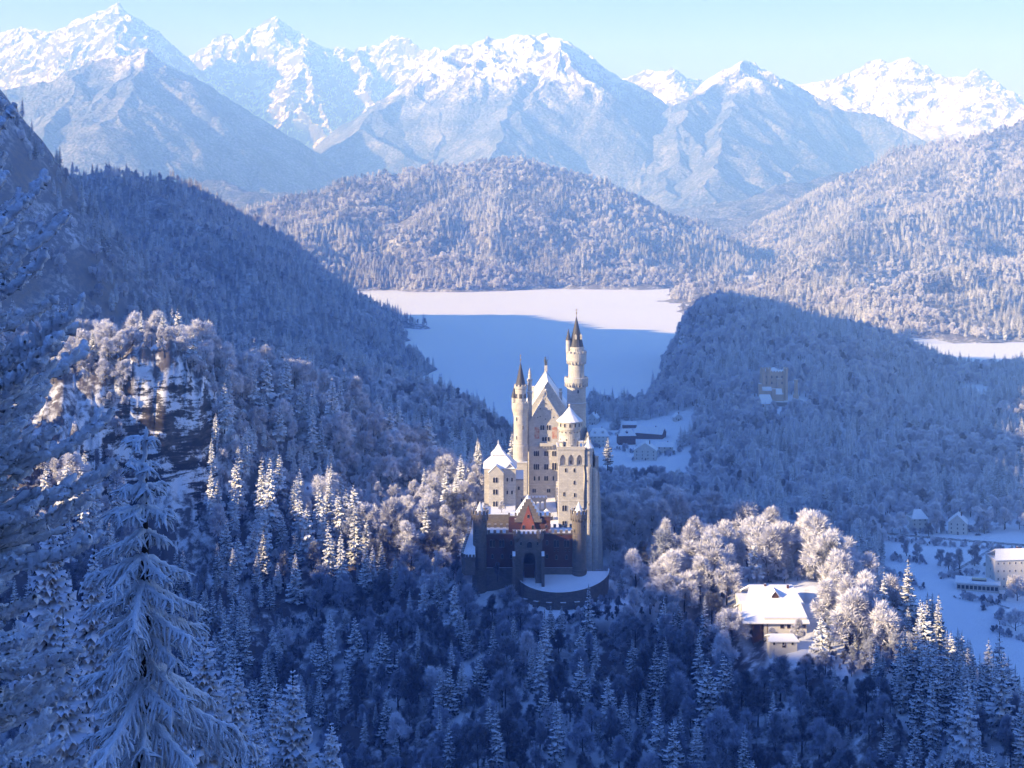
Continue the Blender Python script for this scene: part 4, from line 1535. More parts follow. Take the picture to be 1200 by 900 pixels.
# palace
Ypal = 706.0
Xc = X_(642, Ypal)
ze, zr = ZP(487, Ypal), ZP(448.5, Ypal)
pb = B()
pb.box(Xc - 10, Xc + 10, Ypal, Ypal + 42, 98, ze)
pb.gable(Xc - 10, Xc + 10, Ypal, Ypal + 1, ze, zr + .6)
pb.gable(Xc - 10, Xc + 10, Ypal + 41, Ypal + 42, ze, zr + .6)
Yb = 700.0
Xb = X_(639.5, Yb); hb = 7.45
zeb, zrb = ZP(497, Yb), ZP(464, Yb)
pb.box(Xb - hb, Xb + hb, Yb, Ypal + .02, 98, zeb)
pb.gable(Xb - hb, Xb + hb, Yb, Yb + .9, zeb, zrb + .5)
palace = pb.obj('palace', M_LIME, castle)
pr = B()
pr.prism(Xc - 10, Xc + 10, Ypal + 1.02, Ypal + 40.9, ze, zr - .5, .5)
pr.prism(Xb - hb, Xb + hb, Yb + .95, Ypal - .02, zeb, zrb - .3, .1)
pr.obj('roof', M_ROOF, palace)
tr_ = B()
for a, s in ((Xb - hb - .25, 1), (Xb + hb + .25, -1)):
    for k in range(16):
        f = k / 16
        x = a + s * (hb + .25) * f
        tr_.box(min(x, x + s * .5), max(x, x + s * .5), Yb - .18, Yb + .6, zeb + (zrb - zeb) * f - .1, zeb + (zrb - zeb) * f + 1.0)
tr_.box(Xb - hb - .2, Xb + hb + .2, Yb - .22, Yb - .003, ZP(523.5, Yb), ZP(522.4, Yb))
tr_.box(Xb - hb - .2, Xb + hb + .2, Yb - .22, Yb - .003, ZP(568.5, Yb), ZP(567.6, Yb))
tr_.obj('gable_coping', M_LIME, palace)
for a in (635.5, 643): wpx(palace, a, 501, Yb, 1.9, 2.4, 2)
wpx(palace, 639.7, 514.5, Yb, 3.6, 2.2, 3)
wpx(palace, 628.6, 531.5, Yb, 2.5, 2.5, 3)
for a in (640, 649.3): wpx(palace, a, 531.5, Yb, 1.9, 2.5, 2)
wpx(palace, 628.6, 547, Yb, 2.6, 2.7, 3)
wpx(palace, 640, 547, Yb, 1.9, 2.7, 2)
wpx(palace, 651, 546.5, Yb, 3.2, 3.4, 3)
for a in (626.5, 631.7): wpx(palace, a, 560.5, Yb, 1.0, 2.2, 1)
wpx(palace, 640, 560.5, Yb, 1.9, 2.3, 2)
wpx(palace, 648.5, 560.5, Yb, 1.0, 2.2, 1)
for a in (626, 643): wpx(palace, a, 575, Yb, 1.7, 1.9, 2)
for a, b in ((633, 479), (639.5, 473), (646, 480), (630, 489), (648.5, 489), (639, 491), (633, 488)):
    wpx(palace, a, b, Yb, .55, .7, 1)
for a in (629.3, 650):
    f = B()
    f.box(X_(a - 2.9, Yb), X_(a + 2.9, Yb), Yb - .05, Yb + .02, ZP(514, Yb), ZP(500.5, Yb))
    f.obj('wall_painting', M_FRESCO, palace)
bl = B()
bl.box(X_(632, Yb), X_(648, Yb), Yb - 1.5, Yb - .01, ZP(522.4, Yb), ZP(521.2, Yb))
bl.box(X_(632, Yb), X_(648, Yb), Yb - 1.5, Yb - 1.25, ZP(521.2, Yb), ZP(518.6, Yb))
for k in range(5):
    x = X_(633, Yb) + k * 1.3
    bl.box(x, x + .35, Yb - 1.1, Yb - .01, ZP(525, Yb), ZP(522.4, Yb))
bl.obj('balcony', M_LIME, palace)
# statues on the two gables
s1 = B()
xs_, ys_ = Xc, Ypal + 41.5
s1.box(xs_ - .7, xs_ + .7, ys_ - .7, ys_ + .7, zr - .2, zr + 2.6)
s1.obj('pedestal', M_LIME, palace)
s2 = B()
zb = zr + 2.6
s2.lathe(xs_ - .3, ys_, [(.28, zb), (.34, zb + .9), (.42, zb + 1.6), (.55, zb + 2.3), (.5, zb + 2.9), (.2, zb + 3.2), (.34, zb + 3.5), (.30, zb + 3.9), (.05, zb + 4.2)], 8)
s2.lathe(xs_ + .3, ys_, [(.28, zb), (.34, zb + .9), (.40, zb + 1.6), (.3, zb + 2.0)], 8)
s2.tube([(xs_ + .35, ys_, zb + 2.7), (xs_ + .9, ys_ - .2, zb + 2.2), (xs_ + 1.0, ys_ - .3, zb + 3.0)], [.16, .14, .1], 6)
s2.tube([(xs_ + 1.0, ys_ - .3, zb), (xs_ + 1.0, ys_ - .3, zb + 4.8)], [.07, .05], 5)
s2.obj('knight_statue', M_BRONZE, palace)
s3 = B()
zl = zrb + .5
s3.box(Xb - .6, Xb + .6, Yb - .1, Yb + 1.0, zl - .3, zl + .7)
s3.tube([(Xb - .1, Yb + 1.1, zl + 1.3), (Xb, Yb + .4, zl + 1.5), (Xb + .05, Yb - .1, zl + 1.9)], [.45, .42, .35], 8)
s3.lathe(Xb + .05, Yb - .15, [(.25, zl + 1.6), (.52, zl + 2.0), (.45, zl + 2.4), (.1, zl + 2.65)], 8)
for dx in (-.25, .3):
    s3.tube([(Xb + dx, Yb - .1, zl + .7), (Xb + dx, Yb, zl + 1.6)], [.14, .2], 6)
s3.obj('lion_statue', M_LIME, palace)
for k, (dx, dy, h) in enumerate(((-6.5, 14, 5.5), (6.2, 12, 5), (6.5, 26, 5), (-6.2, 30, 5))):
    ch = B()
    zz = zr - abs(dx) * (zr - ze) / 10
    ch.box(Xc + dx - .6, Xc + dx + .6, Ypal + dy - .6, Ypal + dy + .6, zz - 1.5, zz + h - 1.5)
    ch.box(Xc + dx - .8, Xc + dx + .8, Ypal + dy - .8, Ypal + dy + .8, zz + h - 1.9, zz + h - 1.5 + .003)
    ch.obj('chimney', M_LIME, palace)

# left stair tower of the palace
Ys = 698.0
cx = X_(610, Ys)
z_ = lambda v: ZP(v, Ys)
b = B()
b.lathe(cx, Ys, [(3.35, 98), (3.3, z_(522)), (3.05, z_(520)), (3.0, z_(486)), (3.75, z_(478.5)), (3.75, z_(471.5)), (3.45, z_(471.4)), (3.4, z_(472.5)), (2.55, z_(472.6)), (2.5, z_(456)), (2.85, z_(454.5)), (2.85, z_(452.3))], 24)
b.ring_merlons(cx, Ys, 2.9, z_(452.3), z_(450.3), 10, .4, .35)
b.ring_merlons(cx, Ys, 3.8, z_(471.5), z_(470), 14, .3, .3)
stw = b.obj('stair_tower', M_LIME, castle)
b = B(); b.lathe(cx, Ys, [(2.35, z_(452.6)), (1.25, z_(439)), (.12, z_(424.5))], 14); b.obj('spire', M_ROOF, stw)
b = B(); b.lathe(cx, Ys, [(.1, z_(425)), (.1, z_(422.5)), (.34, z_(421.3)), (.1, z_(420)), (.08, z_(418)), (.25, z_(417)), (.05, z_(415.5)), (.03, z_(413))], 8); b.obj('finial', M_GILT, stw)
for dg in (-50, 0, 50): wround(stw, cx, Ys, 2.55, dg, z_(463.5), 1.2, 2.2, 2)
for dg, py in ((-35, 490), (20, 500), (-35, 512), (20, 532), (-30, 547), (25, 562)): wround(stw, cx, Ys, 3.05 if py < 520 else 3.3, dg, z_(py), .7, 1.8)
b = B()
ox, oy = X_(602.3, Ys), Ys - .4
b.lathe(ox, oy, [(.15, z_(488)), (1.0, z_(478)), (1.0, z_(465.5))], 10)
b.obj('oriel', M_LIME, stw)
b = B(); b.lathe(ox, oy, [(1.25, z_(465.5)), (.05, z_(453))], 10); b.obj('oriel_roof', M_ROOF, stw)
b = B()
sx, sy = X_(620.8, 702), 702
zz = lambda v: ZP(v, 702)
b.lathe(sx, sy, [(1.05, 140), (1.0, zz(462)), (1.25, zz(460.5)), (1.25, zz(459)), (.95, zz(458.5)), (.9, zz(447)), (1.25, zz(445.5)), (1.25, zz(444)), (.75, zz(443.5)), (.7, zz(440)), (.85, zz(439.5)), (.5, zz(437.5)), (.62, zz(436.6)), (.05, zz(431))], 10)
b.obj('slim_turret', M_LIME, castle)
b = B()
b.box(X_(603, 694), X_(617.5, 694), 693.5, 699, 98, ZP(543, 694))
b.box(X_(602.6, 694), X_(617.9, 694), 693.2, 699.2, ZP(543, 694), ZP(541.5, 694))
an = b.obj('stair_annex', M_LIME, castle)
wpx(an, 610, 555, 693.5, 1.0, 1.9); wpx(an, 610, 572, 693.5, 1.0, 1.9); wpx(an, 606, 584, 693.5, .9, 1.5)

# tall north tower
Ym = 716.0
cx = X_(675.5, Ym)
z_ = lambda v: ZP(v, Ym)
b = B()
b.lathe(cx, Ym, [(4.6, 98), (4.35, z_(500)), (4.3, z_(473)), (4.55, z_(472.6)), (4.55, z_(471.3)), (4.25, z_(471)), (4.2, z_(455.5)), (5.4, z_(447.5)), (5.45, z_(443.3)), (5.45, z_(441.8)), (5.1, z_(441.7)), (5.05, z_(443.5)), (3.65, z_(443.6)), (3.6, z_(427.5)), (4.55, z_(422.5)), (4.6, z_(415.5)), (4.6, z_(413.5)), (4.25, z_(413.4)), (4.2, z_(415)), (3.65, z_(415.1)), (3.6, z_(406))], 28)
b.ring_merlons(cx, Ym, 4.68, z_(413.5), z_(411), 16, .45, .4)
ntw = b.obj('tall_tower', M_LIME, castle)
for rr, z0, z1, k in ((5.35, 452.5, 447.6, 22), (4.5, 426, 422.3, 18)):
    b = B(); b.ring_merlons(cx, Ym, rr, z_(z0), z_(z1), k, .2, 1.0); b.obj('corbel_ring', M_LIME, ntw)
b = B(); b.lathe(cx, Ym, [(3.5, z_(407)), (3.3, z_(406)), (1.9, z_(391)), (.9, z_(380)), (.1, z_(370.5))], 16); sp = b.obj('spire', M_ROOF, ntw)
b = B(); b.lathe(cx, Ym, [(.12, z_(371)), (.1, z_(368)), (.4, z_(366.8)), (.1, z_(365.6)), (.07, z_(361))], 8)
b.box(cx - .75, cx + .75, Ym - .07, Ym + .07, z_(363.6), z_(363.1)); b.obj('finial', M_GILT, ntw)
for dx in (3.7, -.6):
    b = B(); b.box(cx + dx * .55 - .45, cx + dx * .55 + .45, Ym - 2.6, Ym - .5, z_(397), z_(393.2)); b.gable(cx + dx * .55 - .6, cx + dx * .55 + .6, Ym - 2.7, Ym - .4, z_(393.2), z_(390.8)); b.obj('dormer', M_LIME, ntw)
tx, ty = cx - 3.7, Ym - 1.2
b = B(); b.lathe(tx, ty, [(.2, z_(422)), (1.1, z_(412)), (1.1, z_(398))], 10); b.obj('bartizan', M_LIME, ntw)
b = B(); b.lathe(tx, ty, [(1.3, z_(398)), (.55, z_(391)), (.04, z_(384.5))], 10); b.obj('bartizan_roof', M_ROOF, ntw)
for dg in (-45, -5, 40): wround(ntw, cx, Ym, 3.62, dg, z_(409.6), .9, 1.3)
for dg in (-35, 25): wround(ntw, cx, Ym, 3.62, dg, z_(439), 1.0, 2.2)
for dg in (-58, -34, -10, 14, 38, 60): wround(ntw, cx, Ym, 4.95, dg, z_(450), .9, 1.9)
wround(ntw, cx, Ym, 4.25, 8, z_(457.5), 1.0, 1.8)
wround(ntw, cx, Ym, 4.3, -20, z_(485), .8, 1.6)
for dg in (-60, -30, 0, 30, 60): wround(ntw, cx, Ym, 4.1, dg, z_(425), .6, 1.3)

# square tower with round turret on top
Yq = 648.0
z_ = lambda v: ZP(v, Yq)
xa, xb = X_(654.4, Yq), X_(684, Yq)
D = xb - xa
b = B()
b.box(xa, xb, Yq, Yq + D, 97, z_(545.5))
b.box(xa + .4, xb - .4, Yq + 1.1, Yq + D - .4, z_(545.5), z_(526))
xw = xb - xa
b.arch_slab(xa - .35, xb + .35, z_(545.3), z_(527), Yq - .35, Yq + 1.05, [(xa + xw * f, 1.15, z_(545.2), z_(537.5), True) for f in (.17, .50, .83)])
b.box(xa - .6, xb + .6, Yq - .6, Yq + D + .5, z_(527), z_(525))
b.box(xa - .6, xb + .6, Yq - .6, Yq - .2, z_(525), z_(523.3))
b.box(xa - .6, xa - .2, Yq - .2, Yq + D + .5, z_(525), z_(523.3))
for xx in (xa + .1, xb - 2.0):
    b.arch_slab(xx, xx + 1.9, z_(525), z_(518.5), Yq + .6, Yq + 1.1, [(xx + .95, .55, z_(524), z_(521.2), False)])
    b.box(xx - .1, xx + 2.0, Yq + .55, Yq + 3, z_(518.5), z_(517.6))
b.box(xa - .12, xb + .12, Yq - .12, Yq + D + .1, z_(587.6), z_(586.6))
sq = b.obj('square_tower', M_LIME, castle)
for a, c in ((663, 551), (673, 551), (673, 565.5), (661, 579), (673.5, 580)): wpx(sq, a, c, Yq, .95, 1.9)
wpx(sq, 661.5, 595.5, Yq, 2.0, 2.6, 2); wpx(sq, 661.5, 613, Yq, 1.9, 2.0, 2)
for f in (.50, .83): window(sq, xa + xw * f, Yq + 1.1, z_(542), .7, 1.6)
cx, cy = X_(667.5, Yq + D / 2), Yq + D / 2
z_ = lambda v: ZP(v, cy)
b = B()
b.lathe(cx, cy, [(4.45, z_(527)), (4.35, z_(507)), (4.4, z_(505)), (4.95, z_(501.5)), (4.95, z_(492.5))], 28)
tt = b.obj('turret', M_LIME, castle)
b = B(); b.lathe(cx, cy, [(5.5, z_(493.2)), (5.45, z_(492.6)), (2.7, z_(485.5)), (.15, z_(476.5))], 16); b.obj('roof', M_SNOW, tt)
b = B(); b.lathe(cx, cy, [(.4, z_(477.5)), (.35, z_(475.5)), (.6, z_(474.6)), (.15, z_(473.2))], 8); b.obj('finial', M_LIME, tt)
for dg in range(-75, 76, 25): wround(tt, cx, cy, 4.98, dg, z_(496.8), .9, 1.7, 1, False)
for dg in range(-70, 71, 23): wround(tt, cx, cy, 4.5, dg, z_(504.8), .55, .8)
for dg in (-60, -20, 22, 62): wround(tt, cx, cy, 4.4, dg, z_(513.5), .6, .8)
for dg in (-30, 10, 45): wround(tt, cx, cy, 4.45, dg, z_(521), .7, 1.4)
b = B()
qx, qy = X_(689.3, 650), 650.0
z_ = lambda v: ZP(v, 650)
b.lathe(qx, qy, [(1.5, 97), (1.45, z_(556)), (1.75, z_(548)), (1.8, z_(527)), (2.15, z_(525.5)), (2.15, z_(524))], 16)
ct = b.obj('corner_turret', M_LIME, castle)
b = B(); b.lathe(qx, qy, [(2.45, z_(524.4)), (2.4, z_(524)), (1.0, z_(519)), (.06, z_(512))], 14); b.obj('roof', M_SNOW, ct)
for dg, py in ((-40, 533), (0, 532), (35, 545), (-20, 563), (10, 590), (30, 610)): wround(ct, qx, qy, 1.8 if py < 548 else 1.48, dg, z_(py), .6, 1.1)

# knights' house on the right
b = B()
Yk = 652.0
z_ = lambda v: ZP(v, Yk)
b.box(X_(690, Yk) , X_(701.5, Yk), Yk + 1.5, Yk + 64, 92, z_(548))
kh = b.obj('side_wing', M_LIME, castle)
b = B()
b.prism(X_(690, Yk), X_(701.5, Yk), Yk + 1.5, Yk + 64, z_(548), z_(531), .4)
b.obj('roof', M_ROOF, kh)
b = B()
for k in range(6):
    y0 = Yk + 3 + k * 10.5
    V = []
    for y in (y0, y0 + 1.6):
        V += [(X_(701.5, Yk) - .1, y, 90), (X_(701.5, Yk) + 2.4, y, 90), (X_(701.5, Yk) + .5, y, z_(556)), (X_(701.5, Yk) - .1, y, z_(553))]
    b.add(V, [(3, 2, 1, 0), (4, 5, 6, 7), (0, 1, 5, 4), (1, 2, 6, 5), (2, 3, 7, 6), (3, 0, 4, 7)])
b.obj('buttress', M_LIME, kh)
b = B()
b.lathe(X_(696, Yk), Yk + .4, [(2.0, 92), (1.7, z_(600)), (1.55, z_(597)), (1.5, z_(553)), (.5, z_(549))], 14)
b.obj('round_buttress', M_LIME, kh)
for py in (560, 575, 590): window(kh, X_(699.8, Yk), Yk + 1.5, z_(py), .8, 1.7)
for k in range(5):
    for py in (566, 590, 612):
        window(kh, X_(701.5, Yk), Yk + 9.5 + k * 10.5, z_(py), 1.2, 2.2, 1, True, math.pi / 2)
b = B()
b.box(X_(697.5, Yk), X_(701.5, Yk), Yk + .8, Yk + 8, z_(548), z_(536)); b.box(X_(697.3, Yk), X_(701.8, Yk), Yk + .6, Yk + 8.2, z_(536), z_(534.5))
b.obj('chimney_block', M_LIME, kh)

# bower on the left
Yw = 662.0
z_ = lambda v: ZP(v, Yw)
b = B()
xa, xb = X_(567.5, Yw), X_(604.5, Yw)
b.box(xa, xb, Yw, Yw + 15, 99, z_(549))
bx0, bx1 = X_(572.8, Yw), X_(590, Yw)
b.box(bx0, bx1, Yw - 2.6, Yw + .02, 99, z_(553))
b.gable(bx0, bx1, Yw - 2.6, Yw - 2.0, z_(553), z_(544.5))
for py in (569, 583, 556.0):
    b.box(bx0 - .12, bx1 + .12, Yw - 2.75, Yw - .1, z_(py), z_(py - .7))
for py in (569, 583):
    b.box(bx1 + .13, xb + .1, Yw - .15, Yw - .003, z_(py), z_(py - .6))
bow = b.obj('bower', M_LIME, castle)
b = B()
b.pyramid(xa - .5, xb + .5, Yw - .5, Yw + 15.5, z_(549), z_(529), 0.0)
V = [(bx0 - .2, Yw - 2.8, z_(553)), ((bx0 + bx1) / 2, Yw - 2.8, z_(544)), (bx1 + .2, Yw - 2.8, z_(553)), (bx0 - .2, Yw + 3.2, z_(553)), ((bx0 + bx1) / 2, Yw + 4.5, z_(544)), (bx1 + .2, Yw + 3.2, z_(553))]
b.add(V, [(0, 3, 4, 1), (1, 4, 5, 2)], t=[])
b.prism(X_(592, Yw), X_(603, Yw), Yw - .7, Yw + 9, z_(549), z_(543.5), .3)
b.obj('roof', M_SNOW, bow)
b = B()
lx0, lx1 = X_(577.5, 669), X_(590.5, 669)
b.box(lx0, lx1, 667, 667 + (lx1 - lx0), z_(545), ZP(532.5, 667))
lan = b.obj('lantern', M_LIME, bow)
b = B(); b.pyramid(lx0 - .8, lx1 + .8, 666.2, 667.8 + (lx1 - lx0), ZP(533, 667), ZP(520, 667), .12)
b.lathe((lx0 + lx1) / 2, 667 + (lx1 - lx0) / 2, [(.2, ZP(521, 667)), (.25, ZP(519, 667)), (.03, ZP(516.5, 667))], 8)
b.obj('lantern_roof', M_SNOW, bow)
for py in (562.5, 576.5, 590.5): wpx(bow, 580.5, py, Yw - 2.6, 2.1, 2.5, 2)
for a in (594.5, 600):
    for py in (562, 577): wpx(bow, a, py, Yw, .9, 1.8)
for py in (557, 575): window(bow, xa, Yw + 5, z_(py), 1.4, 2.2, 2, True, -math.pi / 2)
b = B()
b.box(X_(604.6, 668), X_(613.5, 668), 668, 680, 99, ZP(562, 668))
ax = b.obj('link_wing', M_LIME, castle)
b = B(); b.prism_x(X_(604.6, 668), X_(613.5, 668), 668, 680, ZP(562, 668), ZP(555, 668), .4); b.obj('roof', M_ROOF, ax)
wpx(ax, 608, 572, 668, .9, 1.7); wpx(ax, 611.5, 586, 668, .9, 1.6)

# forecourt with its curved retaining wall
fc = B()
arc = []
for t in np.linspace(0, 1, 23):
    a = math.pi * (1.0 + t)
    arc.append((X_(659, 613) + 18.6 * math.cos(a), 622 + 17.5 * math.sin(a) * (1 - .10 * math.cos(a))))
zt_ = lambda y: 106.4 - (620 - y) * .27
n = len(arc)
V = [(x, y, zt_(y)) for x, y in arc] + [(x, y, 78) for x, y in arc]
fc.add(V, [(i, i + n, i + n + 1, i + 1) for i in range(n - 1)])
top = [(x, y, zt_(y)) for x, y in arc]
fc.add(top + [(X_(659, 613), 622, zt_(622))], t=[(n, i, i + 1) for i in range(n - 1)])
fore = empty('forecourt', (X_(659, 613), 613, 90))
tag(fore, 'snowy curved forecourt on a stepped stone retaining wall before the castle gate', 'terrace')
fc.obj('retaining_wall', M_GREY, fore)
pw = B()
for (x0, y0), (x1, y1) in zip(arc[:-1], arc[1:]):
    d = Vector((x1 - x0, y1 - y0)).normalized(); nn = Vector((-d.y, d.x)) * .3
    V = [(x0 - nn.x, y0 - nn.y, zt_(y0) - 1), (x1 - nn.x, y1 - nn.y, zt_(y1) - 1), (x1 + nn.x, y1 + nn.y, zt_(y1) - 1), (x0 + nn.x, y0 + nn.y, zt_(y0) - 1)]
    V += [(a, b_, c + 2.1) for a, b_, c in V]
    pw.add(V, [(3, 2, 1, 0), (4, 5, 6, 7), (0, 1, 5, 4), (1, 2, 6, 5), (2, 3, 7, 6), (3, 0, 4, 7)])
pw.obj('parapet', M_GREY, fore)
for k in range(3, n - 4, 2):
    bb = B()
    (x0, y0), (x1, y1) = arc[k], arc[k + 1]
    a = math.atan2(y0 - 622, x0 - X_(659, 613))
    for lv, (z0, z1, d) in enumerate(((76, 91, 3.0), (91.01, 95.5, 2.1), (95.51, 99.5, 1.3))):
        c, s = math.cos(a), math.sin(a)
        V = []
        for z in (z0, z1):
            for u, v in ((-.5, -1.1), (d, -1.1), (d, 1.1), (-.5, 1.1)):
                V.append((x0 + c * u - s * v, y0 + s * u + c * v, z))
        bb.add(V, [(3, 2, 1, 0), (4, 5, 6, 7), (0, 1, 5, 4), (1, 2, 6, 5), (2, 3, 7, 6), (3, 0, 4, 7)])
    bb.obj('buttress', M_GREY, fore)
# small terrace on the left
lt = B()
q = [P(556.5, 620, 634), P(551, 620, 634), P(541, 650, 612), P(545, 653, 610), P(557, 653, 610)]
n = len(q)
V = [(x, y, z) for x, y, z in q] + [(x, y, z - 7) for x, y, z in q]
lt.add(V, [(i, (i + 1) % n, (i + 1) % n + n, i + n) for i in range(n)])
lt.add(q, t=[(0, 1, 2), (0, 2, 3), (0, 3, 4)])
side = empty('terrace', P(548, 655, 612))
tag(side, 'narrow snowy walled terrace beside the left round gate tower', 'terrace')
lt.obj('retaining_wall', M_GREY, side)
pp = B()
for a, b_ in ((1, 2), (2, 3), (3, 4)):
    p0, p1 = Vector(q[a]), Vector(q[b_])
    m = int((p1 - p0).length / 1.6) + 1
    for k in range(m):
        p = p0 + (p1 - p0) * (k + .5) / m
        pp.box(p.x - .45, p.x + .45, p.y - .3, p.y + .3, p.z - .8, p.z + 1.1)
pp.obj('parapet', M_GREY, side)
# ------------------------------------------------------------------ houses
def place(o, me, parent):
    return link(o, me, parent)


def house(name, label, cat, px, py, Y, w, d, h, rh, rot=0.0, wall=None, roof=None, rows=2, cols=4, axis='x', hip=0.0, chimney=True, dormer=0, group=None, over=0.7, z=None):
    """gabled house; (px, py) = middle of the front wall's foot"""
    x, y, zz = P(px, py, Y)
    if z is not None: zz = z
    o = empty(name, (x, y, zz))
    tag(o, label, cat, group)
    wall = wall or M_PLASTER; roof = roof or M_SNOW
    b = MB.__new__(B); MB.__init__(b)
    b.box(-w / 2, w / 2, 0, d, -6, h)
    if axis == 'x':
        if hip == 0:
            for xx in (-w / 2, w / 2 - .3):
                b.add([(xx, 0, h), (xx, d, h), (xx, d / 2, h + rh), (xx + .3, 0, h), (xx + .3, d, h), (xx + .3, d / 2, h + rh)], q=[(0, 3, 5, 2), (2, 5, 4, 1)], t=[(0, 2, 1), (3, 4, 5)])
    else:
        b.gable(-w / 2, w / 2, 0, .3, h, h + rh); b.gable(-w / 2, w / 2, d - .3, d, h, h + rh)
    wo = link('wall', b.mesh('wall', wall, False), o)
    r = MB.__new__(B); MB.__init__(r)
    if axis == 'x': r.prism_x(-w / 2 - over, w / 2 + over, 0, d, h, h + rh, over, .4, hip)
    else: r.prism(-w / 2, w / 2, -over, d + over, h, h + rh, over, True, .4)
    ro = link('roof', r.mesh('roof', roof, False), o)
    if chimney:
        c = MB.__new__(B); MB.__init__(c)
        cx, cy = w * .18, d * .55
        c.box(cx - .45, cx + .45, cy - .45, cy + .45, h + rh * .4, h + rh + 1.4)
        link('chimney', c.mesh('chimney', M_BRICK, False), ro)
    for k in range(dormer):
        c = MB.__new__(B); MB.__init__(c)
        cx = (k - (dormer - 1) / 2) * w / (dormer + .6)
        zb = h + rh * .28
        c.box(cx - 1, cx + 1, d * .12, d * .4, zb, zb + 1.5); c.prism(cx - 1.1, cx + 1.1, d * .10, d * .45, zb + 1.5, zb + 2.4, .2, True, .2)
        link('dormer', c.mesh('dormer', wall, False), ro)
    key = ('h', round(w / cols, 1), wall.name)
    for j in range(rows):
        for i in range(cols):
            ww = window_mesh_cached(1.1, 1.5, wall)
            q = link('window', ww, wo)
            q.location = (-w / 2 + w * (i + .5) / cols, 0, h * (j + .35) / rows)
    for j in range(rows):
        for s in (-1, 1):
            q = link('window', window_mesh_cached(1.1, 1.5, wall), wo)
            q.location = (s * w / 2, d * .5, h * (j + .35) / rows); q.rotation_euler = (0, 0, s * math.pi / 2)
    dm = window_mesh_cached(1.2, 2.1, M_TIMBER)
    q = link('door', dm, wo); q.location = (w * .02, 0, 0.05)
    o.rotation_euler = (0, 0, rot)
    return o


_wc = {}


def window_mesh_cached(w, h, mat):
    k = (w, h, mat.name)
    if k not in _wc: _wc[k] = window_mesh(w, h, 1, False, mat_f=mat)
    return _wc[k]


hz = lambda px, Y: float(H0(np.array([X_(px, Y)]), np.array([Y]))[0])

# the house with the big snowy roof
hx, hy, hzz = P(909, 738, 556)
hzz -= 1.0
lodge = empty('house', (hx, hy, hzz))
lodge.scale = (.92, .92, .92)
tag(lodge, 'long low house with deep snow on its two roofs and a small brown dormer', 'house')
s_ = 556 / F


def L(name, mat, fn, parent):
    b = MB.__new__(B); MB.__init__(b); fn(b)
    return link(name, b.mesh(name, mat, False), parent)


W1 = 86 * s_ / 2
zE = ZP(728.5, 556) - hzz
lw_ = L('wall', M_PLASTER, lambda b: (b.box(-W1 * .50 + 2.2, W1 * .93, .8, 13, -5, zE + 1.5), b.box(-W1 * .9, W1 * .95, 11, 27, -5, zE + 4)), lodge)
L('veranda', M_TIMBER, lambda b: (b.box(-W1 * .66, -W1 * .50 + 2.1, 2.6, 12, -5, zE + 1), [b.box(x, x + .25, .3, .55, -5, zE + .2) for x in (-W1 * .66, -W1 * .45, -W1 * .25)]), lw_)
rf1 = L('front_roof', M_SNOW, lambda b: b.prism_x(-W1, W1, 0, 22, zE, zE + 4.6, .8, .5, 1.5), lodge)
W2 = 74 * s_ / 2
rf2 = L('rear_roof', M_SNOW, lambda b: b.prism_x(-W2 + 1.2, W2 + 2.2, 13, 31, zE + 3.6, zE + 8.2, .6, .5, 3.2), lodge)
dm_ = L('dormer', M_TIMBER, lambda b: (b.box(1.1, 3.6, 15.2, 20, zE + 3.8, zE + 6.2), b.gable(1.1, 3.6, 15.2, 15.4, zE + 6.2, zE + 7.8)), rf2)
L('dormer_roof', M_SNOW, lambda b: b.prism(1.0, 3.7, 14.8, 21, zE + 6.2, zE + 7.9, .3, True, .25), rf2)
for x, y in ((-.6, 21.5), (8.2, 20.4)):
    L('chimney', M_BRICK, lambda b: b.box(x - .4, x + .4, y - .4, y + .4, zE + 5.5, zE + 9.2), rf2)
for x in (2.6, 5.2, 8.4, 11.0):
    q = link('window', window_mesh_cached(1.4, 1.5, M_TIMBER), lw_); q.location = (x, .8, zE * .4 - 0.2)
house('shed', 'tiny snow roofed pavilion with a round arched door below the long house', 'shed', 918, 759, 541, 9.5, 6, 2.3, 1.2, 0, M_PLASTER, M_SNOW, 1, 3, 'x', 1.5, False)

VG = 'village houses in the blue valley'
vill = [
    ('hipped hotel with three window rows nearest the castle tower', 702, 522, 19, 13, 10.5, 6, 0.05, 3, 5, 'x', 5.0, 2),
    ('steep gabled chalet half hidden behind the tall tower', 694, 494, 9, 11, 7, 5, -.3, 2, 2, 'y', 0, 0),
    ('snow roofed guesthouse with a balcony front between the hotel and the long barn', 735, 519, 16, 12, 9, 5, .1, 3, 5, 'x', 4.0, 1),
    ('long barn with a dark timber side in the village', 760, 513, 27, 12, 6, 5, -.45, 1, 5, 'x', 0, 0),
    ('broad inn with dark gabled front and two dormers lowest in the village', 756, 538, 20, 13, 9, 6.5, -.15, 3, 4, 'y', 0, 2),
    ('flat lying snow covered annex right of the inn', 779, 530, 15, 10, 6, 3, -.1, 2, 3, 'x', 0, 0),
    ('small hut at the wood edge behind the village', 795, 499, 8, 7, 4, 3, .2, 1, 2, 'y', 0, 0),
    ('low snowy stable behind the guesthouse', 738, 499, 14, 8, 4, 2.5, .0, 1, 3, 'x', 0, 0),
]
for lab, px, py, w, d, h, rh, rot, rows_, cols_, ax_, hip_, dor in vill:
    Y = (ZC - 9) * F / (py - 200)
    zz = hz(px, Y) - .2
    house('barn' if 'barn' in lab else 'house', lab, 'house', px, py, Y, w, d, h, rh, rot, M_TIMBER if ('barn' in lab or 'stable' in lab) else M_PLASTER, M_SNOW, rows_, cols_, ax_, hip_, True, dor, VG, z=zz)
